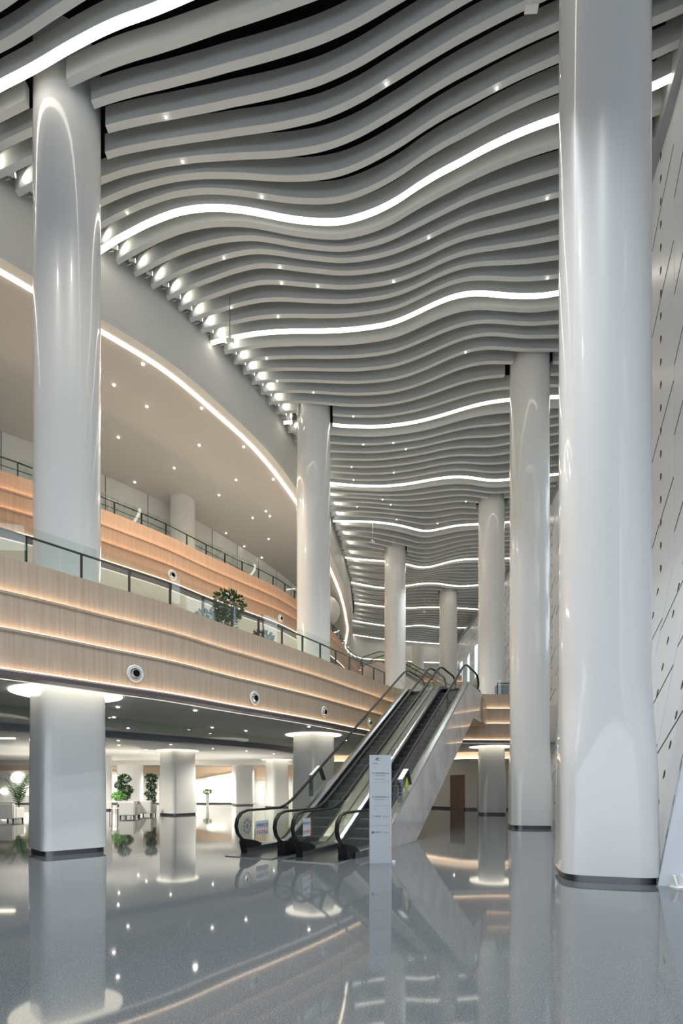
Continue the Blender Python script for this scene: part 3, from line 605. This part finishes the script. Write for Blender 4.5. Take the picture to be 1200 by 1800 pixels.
# small spotlights on the gallery wall at the baffle ends
sp = None
LEFT = [(k, pc[0]) for k, pc, pi_ in PIECES if pi_ == 0 and 1 <= k <= 76]
for idx, (k, (x, y)) in enumerate(LEFT):
    if sp is None:
        root = empty('wall_spotlight'); mb = MB(); mb.cyl((-.09, 0, 0), (.09, 0, 0), .055, n=14); mb.build('lamp_head', M['pot'], root, smooth=True)
        mb = MB(); mb.cyl((.091, 0, 0), (.096, 0, 0), .045, n=14); mb.build('lens', M['dot'], root)
        mb = MB(); mb.tube([(-.02, 0, -.04), (-.02, 0, -.13), (-.14, 0, -.2)], .012, 6); mb.build('bracket', M['steel'], root)
        sp = root; o = root
    else: o = copy_tree(sp)
    o.location = (x+.05, y-.30, ZC+.16); o.rotation_euler = (0, 0, .25)
    g = k//8; nmk = ('%s baffle after the %s glowing strip' % (ORD[k % 8-1], GLOW[g])) if k % 8 else '%s glowing strip' % GLOW[g]
    tag(o, 'small wall spotlight ending the '+nmk.replace('baffle after the', 'baffle past the'), 'spotlight', 'spotlights along the curved gallery wall')
    if k % 2 == 1 or k < 32:
        spot('spot_beam', (x+.2, y-.26, ZC+.2), 12 if k < 32 else 28, (1, .92, .74), 95, target=(x+2.2, y+.25, ZC+.28), radius=.04)
# hanging camera-like fixtures
def pendant(x, y, z0, z1, label):
    root = empty('hanging_sensor', (x, y, z1)); mb = MB(); mb.cyl((x, y, z1), (x, y, z0), .014, n=6); mb.build('rod', M['steel'], root)
    mb = MB(); mb.cyl((x-.1, y, z0-.02), (x+.14, y-.05, z0-.08), .06, n=12); mb.cyl((x, y, z0), (x, y, z0+.12), .05, n=10); mb.build('sensor_head', M['pot'], root, smooth=True)
    tag(root, label, 'sensor')
pendant(-3.6, 16.5, 15.95, ZC, 'thin rod with a small sensor hanging by the curved wall near the third glowing strip')
pendant(1.85, 30.6, 16.2, ZC, 'small white sensor on a rod hanging by the sixth glowing strip')
pendant(6.7, 41.5, 15.7, ZC, 'white sensor hanging before the smallest column')
pendant(10.2, 38.0, 16.3, ZC, 'small sensor hanging beside the facade near the smallest column')
pendant(3.72, 10.1, 16.9, ZC, 'short rod hanging from the front baffles beside the huge column')

# ------------------------------------------------------------------ escalators
U = Vector((.439, .898)).normalized(); V = Vector((U.y, -U.x)); O = Vector((-2.23, 11.82)); S = .577
def bez(a, c, b_, n=8): return [((1-t)**2*a[0]+2*t*(1-t)*c[0]+t*t*b_[0], (1-t)**2*a[1]+2*t*(1-t)*c[1]+t*t*b_[1]) for t in [i/n for i in range(n+1)]]
HR = [(.30, .25), (.1, .27), (-.12, .35), (-.27, .49), (-.325, .65), (-.28, .81), (-.14, .935), (.08, .985)]+bez((1.3, .99), (1.745, .99), (2.3, .99+S*.555))+bez((10.9, 6.59-S*.56), (11.46, 6.59), (11.95, 6.59))+[(13.6, 6.59), (13.85, 6.55), (14.07, 6.42), (14.17, 6.25), (14.12, 6.08), (13.95, 5.95), (13.7, 5.88)]
def N_(u): return 0 if u < 1.9 else min(5.6, S*(u-1.9))
def D_(u): return max(.17, min(5.80, S*(u-1.9)+.27)) if u > 1.0 else .17
def S_(u): return max(0.0, min(4.45, .567*(u-4.45)))
US = [-.05, .5, 1.0, 1.4, 1.65, 1.9, 2.3, 3, 4.45, 6, 8, 10, 11, 11.4, 11.7, 12.3, 13.2, 14.0]
def make_escalator(v0, wdt, label, O=O, U=U, zb=0.0, body=(.12, .12), sticker=None, bodymat=None):
    Vv = Vector((U.y, -U.x)); ox, oy = O
    def T(u, z, v): return (ox+U.x*u+Vv.x*v, oy+U.y*u+Vv.y*v, z+zb)
    root = empty('escalator', T(0, 0, v0)); v1 = v0+wdt
    # truss cladding
    mb = MB(); bl, br = body
    top = [(u, D_(u)-.03) for u in US if u > .7]; bot = [(14.0, 4.45), (12.3, 4.45), (4.45, 0.0), (1.0, 0.0)]
    for va, vb in ((v0-bl, v0-bl+.05), (v1+br-.05, v1+br)): mb.prism(top+bot, T, va, vb)
    mb.build('side_cladding', bodymat or M['marble'], root)
    mb = MB(); mb.prism([(4.45, 0.005), (12.3, 4.45), (14.0, 4.45), (14.0, 4.5), (12.2, 4.5), (4.6, .1)], T, v0-bl+.05, v1+br-.05); mb.build('underside', M['plaster'], root)
    mb = MB(); mb.prism([(.3, 0), (1.05, 0), (1.05, .13), (.3, .13)], T, v0-bl+.02, v0-bl+.05); mb.prism([(.3, 0), (1.05, 0), (1.05, .13), (.3, .13)], T, v1+br-.05, v1+br-.02); mb.build('base_skirt', M['dark_steel'], root)
    for v, sgn, b_ in ((v0, 1, bl), (v1, -1, br)):
        g = MB(); inner = []
        n = len(HR)
        for i, (u, z) in enumerate(HR):
            a = HR[max(i-1, 0)]; c = HR[min(i+1, n-1)]; du, dz = c[0]-a[0], c[1]-a[1]; l = math.hypot(du, dz); inner.append((u+dz/l*.02, z-du/l*.02))
        low = [(u, D_(u)-.02) for u in reversed(US) if .3 <= u <= 13.6]
        g.prism(inner+low, T, v-.006, v+.006); g.build('glass_balustrade', M['green_glass'], root)
        # handrail: closed rounded profile swept in the plane
        h = MB(); rings = []
        for i, (u, z) in enumerate(HR):
            a = HR[max(i-1, 0)]; c = HR[min(i+1, n-1)]; du, dz = c[0]-a[0], c[1]-a[1]; l = math.hypot(du, dz); pu, pz = -dz/l, du/l
            rings.append([T(u+pu*q, z+pz*q, v+w_) for w_, q in ((-.045, -.01), (-.04, .02), (-.015, .032), (.015, .032), (.04, .02), (.045, -.01), (.03, -.02), (-.03, -.02))])
        h.loft(rings); h.build('handrail', M['black'], root, smooth=True)
        # decks and skirt
        d = MB(); d.loft([[T(u, D_(u)-.03, v-sgn*(b_+.01)), T(u, D_(u), v-sgn*b_), T(u, D_(u)+.012, v), T(u, D_(u)-.02, v+sgn*.10), T(u, D_(u)-.06, v+sgn*.10), T(u, D_(u)-.06, v-sgn*(b_-.02))] for u in [.45]+US[2:]]); d.build('deck', M['steel'], root)
        d = MB(); d.prism([(u, D_(u)-.04) for u in US]+[(u, max(-.0, N_(u)-.35)) for u in reversed(US)], T, v+sgn*.10, v+sgn*.112); d.build('skirt_panel', M['dark_steel'], root)
        for u0, zz in ((.0, 0), (13.62, 5.6)):
            s_ = 1 if u0 < 5 else -1; uc = u0 if u0 < 5 else 14.0
            mb = MB(); mb.prism([(uc+.0*s_, zz+.01), (uc+.50*s_, zz+.01), (uc+.52*s_, zz+.20), (uc+.25*s_, zz+.29), (uc-.05*s_, zz+.34), (uc-.08*s_, zz+.26)], T, v-.10, v+.10); mb.build('newel_cap', M['black'], root)
    # steps
    nst = 25
    for i in range(nst):
        z = .224*(i+.0); u = 1.75+i*.388
        mb = MB(); w0, w1 = v0+.115, v1-.115
        mb.prism([(u, z-.22), (u+.03, z-.22), (u+.03, z-.03), (u+.388, z-.03), (u+.388, z), (u, z)] if i else [(u, .005), (u+.388, .005), (u+.388, .02), (u, .02)], T, w0, w1, 0)
        if i: mb.prism([(u-.002, z-.012), (u+.03, z-.012), (u+.03, z+.002), (u-.002, z+.002)], T, w0, w1, 1)
        for q in range(9):
            vv = w0+(w1-w0)*(q+.5)/9
            if i: mb.prism([(u-.004, z-.2), (u, z-.2), (u, z-.02), (u-.004, z-.02)], T, vv-.012, vv+.012, 0)
        mb.build('step', [M['tread'], M['nosing']], root)
    for u0, u1, zz in ((-.6, 1.75, 0.0), (11.45, 14.6, 5.6)):
        mb = MB(); mb.prism([(u0, zz+.003), (u1, zz+.003), (u1, zz+.018), (u0, zz+.018)], T, v0-.1, v1+.1); mb.build('landing_plate', M['steel'], root)
    return tag(root, label, 'escalator'), T
escA, TE = make_escalator(0.0, 1.03, 'escalator on the gallery side, with the taller blank glass newel', body=(.12, .2))
escB, TE = make_escalator(1.48, 1.05, 'escalator beside the white directory sign, with pale marble side', body=(.2, .16))
# upper escalator between the galleries
make_escalator(-.5, 1.03, 'distant escalator rising to the upper gallery behind the far wooden front', O=Vector((10.2, 31.2)), U=Vector((-.58, .815)).normalized(), zb=5.6)
# landing slab between the escalators and the gallery
mb = MB(); c4 = [TE(14.0, 0, -.2)[:2], TE(14.0, 0, 2.75)[:2], (7.2, 25.35), (2.6, 24.3)]
mb.prism(c4, lambda a, b_, t: (a, b_, t), 4.5, 5.6); struct(mb.build('floor_landing', M['wood']))
# stickers
def sticker(T, v, u0, z0, w_, h_, label):
    root = empty('notice_sticker', T(u0, z0, v)); mb = MB(); mb.prism([(u0, z0), (u0+w_, z0), (u0+w_, z0+h_), (u0, z0+h_)], T, v, v+.003); mb.build('sheet', M['sticker'], root)
    for r_ in range(2):
        for c_ in range(5):
            cx, cz = u0+w_*(.12+.19*c_), z0+h_*(.72-.45*r_); rr = w_*.075
            mm = M['blue'] if (r_ == 0 and c_ < 3) else M['red'] if r_ == 1 and c_ < 4 else M['ink']
            mb = MB()
            ring = [(cx+rr*math.cos(2*PI*k_/16), cz+rr*math.sin(2*PI*k_/16)) for k_ in range(16)] if not (r_ == 1 and c_ == 4) else [(cx-rr, cz-rr), (cx+rr, cz-rr), (cx, cz+rr)]
            mb.prism(ring, T, v+.0032, v+.006, 0)
            if not (r_ == 0 and c_ < 3): mb.prism([(cx+(a-cx)*.6, cz+(b_-cz)*.6) for a, b_ in ring], T, v+.0062, v+.008, 1)
            else: mb.prism([(cx-rr*.25, cz-rr*.5), (cx+rr*.25, cz-rr*.5), (cx+rr*.15, cz+rr*.6), (cx-rr*.15, cz+rr*.6)], T, v+.0062, v+.008, 1)
            mb.build('pictogram', [mm, M['sticker']], root)
            mb2 = MB(); mb2.prism([(cx-rr*.9, cz-rr*1.7), (cx+rr*.9, cz-rr*1.7), (cx+rr*.9, cz-rr*1.45), (cx-rr*.9, cz-rr*1.45)], T, v+.0032, v+.005); mb2.build('caption', M['ink'], root)
    return tag(root, label, 'notice')
sticker(TE, .010, .42, .36, .52, .36, 'white safety notice with blue pictograms on the outermost escalator glass')
sticker(TE, 1.49, .10, .44, .34, .40, 'white safety notice with blue pictograms on the middle escalator glass')
mb = MB()
for q in range(5): mb.prism([(1.25, .30+q*.09), (1.36, .30+q*.09), (1.36, .365+q*.09), (1.25, .365+q*.09)], TE, 1.018, 1.022)
tag(mb.build('warning_sticker', M['red']), 'red vertical warning characters on the inner escalator glass', 'notice')
mb = MB()
for q in range(10):
    a = 2*PI*q/10; cx, cz = .08+.13*math.cos(a), .62+.15*math.sin(a)
    mb.prism([(cx-.03, cz-.03), (cx+.03, cz-.03), (cx+.03, cz+.03), (cx-.03, cz+.03)], TE, .008, .010)
mb.prism([(.08+.05*math.cos(2*PI*k/12), .62+.06*math.sin(2*PI*k/12)) for k in range(12)], TE, .008, .010)
tag(mb.build('round_sticker', M['beam']), 'faint grey round sticker near the curved end of the glass', 'notice')
# anti-collision guard boxes on the outer sides
def guard(v, sgn, u0, label, face):
    root = empty('guard_box', TE(u0, 1, v)); zb = S*(u0-1.9)+.42
    w_ = .14
    va, vb = (v+.07*sgn, v+(.07+w_)*sgn)
    mb = MB(); mb.prism([(u0, zb), (u0+.012, zb), (u0+.012, zb+.62), (u0, zb+.62)], TE, va, vb); mb.build('front_strip', M['dark_steel'], root)
    mb = MB()
    for q in range(4): mb.prism([(u0-.004, zb+.2+q*.09), (u0-.001, zb+.2+q*.09), (u0-.001, zb+.25+q*.09), (u0-.004, zb+.25+q*.09)], TE, va+.05*sgn, vb-.05*sgn)
    mb.build('strip_holes', M['black'], root)
    mb = MB(); mb.prism([(u0, zb+.62), (u0+.5, zb+.62+.29), (u0+.5, zb+.60+.29), (u0, zb+.60)], TE, va, vb); mb.build('top_strip', M['pot'], root)
    mb = MB(); mb.prism([(u0+.5, zb+.9), (u0+.52, zb+.9), (u0+.82, zb+.48), (u0+.80, zb+.48)], TE, va, vb); mb.build('rear_strip', M['dark_steel'], root)
    mb = MB(); mb.prism([(u0+.01, zb+.05), (u0+.01, zb+.6), (u0+.5, zb+.88), (u0+.79, zb+.48)], TE, va+.02*sgn, va+.026*sgn); mb.build('side_pane', M['glass'], root)
    if face:
        c = (u0+.36, zb+.48); mb = MB(); mb.prism([(c[0]-.13, c[1]-.02), (c[0]+.02, c[1]-.2), (c[0]+.15, c[1]+.04), (c[0]+.02, c[1]+.2)], TE, vb-.01*sgn, vb-.004*sgn); mb.build('warning_diamond', M['yellow'], root)
    return tag(root, label, 'guard')
guard(0.0, -1, 3.35, 'clear guard box with dark perforated strip on the gallery-side handrail', False)
guard(2.53, 1, 3.1, 'white guard box with yellow diamond behind the directory sign', True)

# directory sign
root = empty('directory_sign', (.78, 10.35, 0)); cx, cy = .78, 10.35; ang = math.radians(4)
ca, sa = math.cos(ang), math.sin(ang)
TS = lambda a, b_, c: (cx+ca*a-sa*b_, cy+sa*a+ca*b_, c)
mb = MB(); mb.box(-.215, -.03, 0.0, .215, .05, 2.18, T=TS); mb.build('board', M['sign'], root)
mb = MB(); mb.box(.2155, -.033, 0.0, .222, .052, 2.183, T=TS); mb.build('edge_strip', M['steel'], root)
mb = MB()
rnd = random.Random(3)
def glyphs(a0, z, h, n_, gap=.0, mb=mb):
    for q in range(n_):
        x = a0+q*h*1.05
        for s_ in range(3):
            zz = z+h*(.1+.35*s_); mb.box(x, -.032, zz, x+h*.85, -.0305, zz+h*.13, T=TS)
        xx = x+h*rnd.uniform(.1, .6); mb.box(xx, -.0322, z, xx+h*.14, -.0305, z+h, T=TS)
def word(a0, z, h, n_, mb=mb):
    for q in range(n_):
        x = a0+q*h*.75; hh = h*rnd.choice((.6, .6, 1)); mb.box(x, -.032, z, x+h*.2, -.0305, z+hh, T=TS); mb.box(x, -.032, z+h*.5, x+h*.5, -.0305, z+h*.62, T=TS)
for z, n1, n2 in ((1.80, 8, 5), (1.32, 8, 5), (.93, 4, 0), (.61, 4, 0)):
    glyphs(-.11, z, .028, n1); 
    if n2: word(.125, z, .022, n2); word(-.11, z-.045, .02, 14)
    else: word(.06, z, .02, 7)
word(-.115, 1.68, .02, 14)
glyphs(-.15, 2.0, .02, 5)
for z in (1.63, 1.15, .76): mb.box(-.17, -.0318, z, .18, -.0305, z+.002, T=TS)
mb.box(-.175, -.032, .60, -.13, -.0305, .64, T=TS)
mb.build('lettering', M['ink'], root)
mb = MB()
sw = [(-.10, 2.10), (-.06, 2.125), (-.03, 2.13), (-.045, 2.115), (-.01, 2.105), (-.05, 2.098), (-.075, 2.09), (-.03, 2.076), (.01, 2.075), (-.06, 2.068), (-.10, 2.085)]
mb.prism(sw, lambda a, b_, t: TS(a, t, b_), -.032, -.0305); mb.build('bird_logo', M['ink'], root)
for z, ch in ((1.795, '3'), (1.315, '2'), (.925, '1')):
    cu = bpy.data.curves.new('floor_number', 'FONT'); cu.body = ch; cu.size = .06; cu.extrude = .001
    tm = bpy.data.objects.new('tmp', cu); COL.objects.link(tm); me = bpy.data.meshes.new_from_object(tm); bpy.data.objects.remove(tm); me.materials.clear(); me.materials.append(M['ink'])
    to = bpy.data.objects.new('floor_number', me); COL.objects.link(to)
    to.rotation_euler = (PI/2, 0, ang); to.location = Vector(TS(-.165, -.032, z))-Vector((cx, cy, 0)); to.parent = root
tag(root, 'tall white directory sign with rows of grey lettering standing before the escalators', 'sign')
root = empty('power_cord', (1.03, 10.3, 0)); mb = MB(); mb.tube([TS(.228, -.02, z) for z in (1.0, .6, .3, .1)]+[TS(.235, -.03, .03), TS(.26, -.05, .015), TS(.3, -.06, .015)], .007, 6); mb.build('cable', M['cord'], root)
mb = MB(); mb.cyl(TS(.27, -.05, .0), TS(.27, -.05, .05), .04, n=12); mb.build('plug', M['pot'], root); tag(root, 'thin orange cord running down the edge of the directory sign', 'cord')

# ------------------------------------------------------------------ furniture and plants of the lobby
ac = None
def armchair(x, y, rz, label):
    global ac
    if ac is None:
        root = empty('armchair')
        def rb(nm, x0, y0, z0, x1, y1, z1, r=.04):
            mb = MB(); mb.box(x0, y0, z0, x1, y1, z1); o = mb.build(nm, M['fabric'], root)
            bm = bmesh.new(); bm.from_mesh(o.data); bmesh.ops.bevel(bm, geom=bm.edges[:], offset=r, segments=3, affect='EDGES'); bm.to_mesh(o.data); bm.free(); return o
        rb('seat', -.24, -.36, .12, .24, .30, .44); rb('backrest', -.38, .22, .12, .38, .40, .80)
        rb('armrest', -.39, -.38, .12, -.25, .24, .62); rb('armrest', .25, -.38, .12, .39, .24, .62)
        for a in (-.33, .33):
            for b_ in (-.32, .34): mb = MB(); mb.cyl((a, b_, 0), (a, b_, .13), .03, .04, n=10); mb.build('foot', M['black'], root)
        ac = root; o = root
    else: o = copy_tree(ac)
    o.location = (x, y, 0); o.rotation_euler.z = rz; return tag(o, label, 'armchair', 'white armchairs of the lobby')
armchair(-14.6, 22.6, PI, 'white armchair with its back turned, near the palm')
armchair(-13.75, 23.6, -PI/2, 'white armchair beside the palm facing the low table')
armchair(-10.4, 25.2, PI, 'white armchair with its back turned beside the white table')
armchair(-12.1, 24.6, PI*.9, 'white armchair half hidden by the large front column')
armchair(-10.25, 27.0, PI, 'white armchair nearest the second potted tree')
root = empty('lobby_table', (-11.1, 26.2, 0)); mb = MB(); mb.box(-11.75, 25.8, .74, -10.5, 26.6, .79); mb.build('tabletop', M['pot'], root)
for a in (-11.6, -10.65):
    for b_ in (25.9, 26.5): mb = MB(); mb.cyl((a, b_, 0), (a, b_, .74), .025, n=8); mb.build('leg', M['steel'], root)
tag(root, 'white table with slim metal legs among the armchairs', 'table')
root = empty('side_chair', (-10.85, 25.4, 0)); mb = MB(); mb.box(-11.35, 25.0, .44, -11.0, 25.3, .47); mb.build('seat', M['pot'], root)
for a, b_ in ((-11.32, 25.02), (-11.03, 25.02), (-11.32, 25.28), (-11.03, 25.28)): mb = MB(); mb.cyl((a, b_, 0), (a, b_, .44), .014, n=6); mb.build('leg', M['black'], root)
tag(root, 'slim dark-legged stool between the armchairs', 'stool')
def leaves(mb, c, r, n_, size, rnd, droop=0):
    for _ in range(n_):
        while True:
            p = Vector([rnd.uniform(-1, 1) for _ in range(3)])
            if .25 < p.length < 1: break
        q = Vector((c[0]+p.x*r[0], c[1]+p.y*r[1], c[2]+p.z*r[2])); d = Vector((p.x, p.y, p.z*.6-droop+rnd.uniform(-.4, .4))).normalized()
        s = size*rnd.uniform(.6, 1.2); side = d.cross(Vector((rnd.uniform(-1, 1), rnd.uniform(-1, 1), 1))).normalized()*s*.28; up = d.cross(side).normalized()*s*.06
        mb.poly([q, q+d*s*.45+side+up, q+d*s, q+d*s*.45-side+up])
def tree(name, x, y, z0, pot_h, blobs, trunk, leafm, label, seed, n_=260, size=.12, pot_r=.16):
    rnd = random.Random(seed); root = empty(name, (x, y, z0)); mb = MB()
    mb.cyl((x, y, z0), (x, y, z0+pot_h), pot_r*.75, pot_r, n=20); mb.build('pot', M['pot'], root, smooth=True)
    mb = MB(); mb.tube([(x+a, y, z0+b_) for a, b_ in trunk], [.03-.018*i/len(trunk) for i in range(len(trunk))], 6); mb.build('trunk', M['bark'], root)
    mb = MB()
    for bx, bz, rx, rz_ in blobs: leaves(mb, (x+bx, y, z0+bz), (rx, rx, rz_), int(n_*rx*rz_*12), size, rnd)
    mb.build('foliage', M[leafm], root); return tag(root, label, 'plant')
tree('potted_tree', -11.7, 27.5, 0, .5, [(.05, 1.95, .3, .2), (-.25, 1.6, .2, .18), (.15, 1.35, .35, .22), (.1, 1.02, .22, .18)], [(0, .5), (-.1, .9), (.08, 1.3), (-.1, 1.6), (.02, 2.0)], 'leaf', 'tiered potted tree on a white stand behind the table', 1, 800, .11)
tree('potted_tree', -10.35, 27.9, 0, .45, [(.0, 2.0, .3, .2), (.0, 1.55, .25, .2), (-.05, 1.15, .28, .16), (.0, .82, .2, .2)], [(0, .45), (.05, .9), (-.05, 1.4), (0, 2.0)], 'leaf', 'tiered potted tree beside the lobby column', 2, 800, .11)
tree('table_plant', -11.4, 26.2, .79, .12, [(0, .25, .28, .18)], [(0, .1), (0, .25)], 'bright_leaf', 'bright green plant in a white bowl on the lobby table', 3, 420, .14, .17)
tree('pedestal_plant', -10.2, 39.0, 0, .95, [(0, 1.12, .3, .14)], [(0, .9), (0, 1.1)], 'bright_leaf', 'small green plant on a slim white pedestal before the back wall', 4, 300, .16, .12)
# areca palm
def palm(x, y, z0, h, n_, label, seed, spread=.8):
    rnd = random.Random(seed); root = empty('potted_palm', (x, y, z0)); mb = MB(); mb.cyl((x, y, z0), (x, y, z0+.4), .17, .22, n=20); mb.build('pot', M['pot'], root, smooth=True)
    mb = MB()
    for i in range(n_):
        a = rnd.uniform(0, 2*PI); L = h*rnd.uniform(.55, 1.0); sp_ = spread*rnd.uniform(.4, 1); pts = []
        for q in range(9):
            t = q/8; pts.append(Vector((x+math.cos(a)*sp_*t**1.6, y+math.sin(a)*sp_*t**1.6, z0+.4+L*(1.25*t-.35*t**3))))
        mb.tube(pts, .008, 4)
        for q in range(3, 9):
            for s_ in (-1, 1):
                for w_ in range(2):
                    p = pts[q-1].lerp(pts[q], w_/2); d = (pts[q]-pts[q-1]).normalized(); sd = Vector((-math.sin(a), math.cos(a), 0))*s_
                    dv = (d*.6+sd*.8+Vector((0, 0, -.25))).normalized(); ln = .30*(1-.5*abs(q/8-.5)); wv = d.cross(dv).cross(dv).normalized()*.018
                    mb.poly([p, p+dv*ln*.5+wv, p+dv*ln, p+dv*ln*.5-wv])
    mb.build('fronds', M['leaf'], root); return tag(root, label, 'plant')
palm(-15.3, 24.3, 0, 2.0, 16, 'tall potted palm standing behind the armchairs', 5)
# gallery plants
def bush(x, y, z0, blobs, label, seed, n_=240, size=.2):
    return tree('gallery_plant', x, y, z0, .45, blobs, [(0, .4), (0, .9), (.05, 1.4), (0, 1.9)], 'leaf', label, seed, n_, size, .22)
bush(-3.75, 16.4, 5.6, [(.15, 1.75, .5, .42), (-.1, 1.2, .45, .3), (-.5, 1.35, .4, .2)], 'dense dark green tree behind the glass railing of the lower gallery', 8, 200, .16)
bush(-2.75, 17.7, 5.6, [(0, 1.0, .35, .25)], 'smaller dark plant behind the glass railing, beside the dense tree', 9, 260, .2)

# gallery column against the upper wall, cabinet, far windows
mb = MB(); mb.loft([[(-7.75+.58*math.cos(2*PI*k/32), 25.0+.58*math.sin(2*PI*k/32), z) for k in range(32)] for z in (11.2, 15.5)]); tag(mb.build('gallery_column', M['plaster'], smooth=True), 'short round white column behind the upper gallery railing', 'column')
mb = MB(); mb.loft([[(7.6+.6*math.cos(2*PI*k/32), 51+.6*math.sin(2*PI*k/32), z) for k in range(32)] for z in (11.2, 15.5)]); tag(mb.build('gallery_column', M['plaster'], smooth=True), 'distant round white column on the upper gallery beyond the escalators', 'column')
root = empty('floor_cabinet', (8.3, 26.55, 5.6))
for a in (8.15, 8.45):
    mb = MB(); mb.box(a-.14, 26.3, 5.6, a+.14, 26.8, 6.76); mb.build('cabinet_body', M['beam'], root)
tag(root, 'grey twin cabinet behind the far glass railing', 'cabinet')
# rounded white pod under the upper gallery ceiling
mb = MB(); rings = []
for i in range(13):
    t = PI*i/12; r = max(.01, math.sin(t)); rings.append([(-1.25+1.15*r*math.cos(2*PI*k/32), 36.5+1.15*r*math.sin(2*PI*k/32), 14.05+1.1*math.cos(t)) for k in range(32)])
mb.loft(rings); tag(mb.build('ceiling_pod', M['pot'], smooth=True), 'rounded white form under the upper gallery ceiling past the second column', 'ceiling feature')

# ------------------------------------------------------------------ lamps of the room and added fill spots
for x, y in ((-10.8, 21.7), (-12.2, 25.2), (-6.0, 28.3), (-12.6, 29.5), (-4.03, 31.0), (-16.5, 24), (-17, 30), (-9, 33), (-15, 37), (-7, 34.5), (-22, 26), (-22, 34)):
    spot('lobby_spot', (x, y, 3.4), 420, (1, .93, .82), 160, radius=.08)
for x, y in ((-10.5, 42), (-6, 42.5), (-14, 42), (-20, 42), (-27, 41)): spot('lobby_spot', (x, y, 3.4), 560, (1, .94, .84), 150, radius=.1)
for x, y in ((-4.23, 14.82), (-4.83, 19.14), (-7.24, 16.29), (-1.2, 18.9), (6.7, 30.5), (5, 32.5)): spot('lower_spot', (x, y, 3.66), 24, (1, .95, .86), 150, radius=.08)
for x, y in ((-6.5, 17.5), (-7, 19.5), (-5, 22), (-4, 26)): spot('gallery_spot', (x, y, 15.4), 230, (1, .90, .74), 130, target=(x, y, 0))
area('gallery_light', (-7, 19, 9.7), .5, 4, 60, WARM, (0, 0, math.radians(-40)))
area('gallery_light', (-3, 28, 9.7), .5, 5, 60, WARM, (0, 0, math.radians(-20)))
for x, y in ((.6, 9.6), (1.4, 13.4), (2.6, 17), (4.2, 24), (2.2, 5), (-1, 6), (-4.5, 6), (6, 34), (1, 1), (-7, 3), (-3, -4), (4, -4)):  # spots added over the floor so its bounce brightens the baffle undersides
    spot('hall_fill_spot', (x, y, ZC-.06), 1350, (.90, .95, 1), 78, radius=.10)
for x, y in ((-3.2, 8.2), (-6.8, 6.6)):  # two more spots added to brighten the large front column
    spot('hall_fill_spot', (x, y, ZC-.06), 420, (1, .96, .88), 120, radius=.10)
for x, y in ((-8.6, 16.4), (-5.0, 20.4), (-2.6, 25.6)):
    spot('gallery_downlight', (x, y, 15.4), 330, (1, .90, .74), 150, radius=.10)
for x, y in ((-11, 29.5), (-15, 26.5), (-6.5, 33.5), (-12, 36), (-19, 31), (-18, 38), (-10.0, 42.6), (-22, 42.8)):  # fill added near the floor to brighten the lobby ceiling, no fixtures there
    spot('lobby_ceiling_fill', (x, y, .12), 240, (1, .92, .80), 150, target=(x, y, 3), radius=.12)
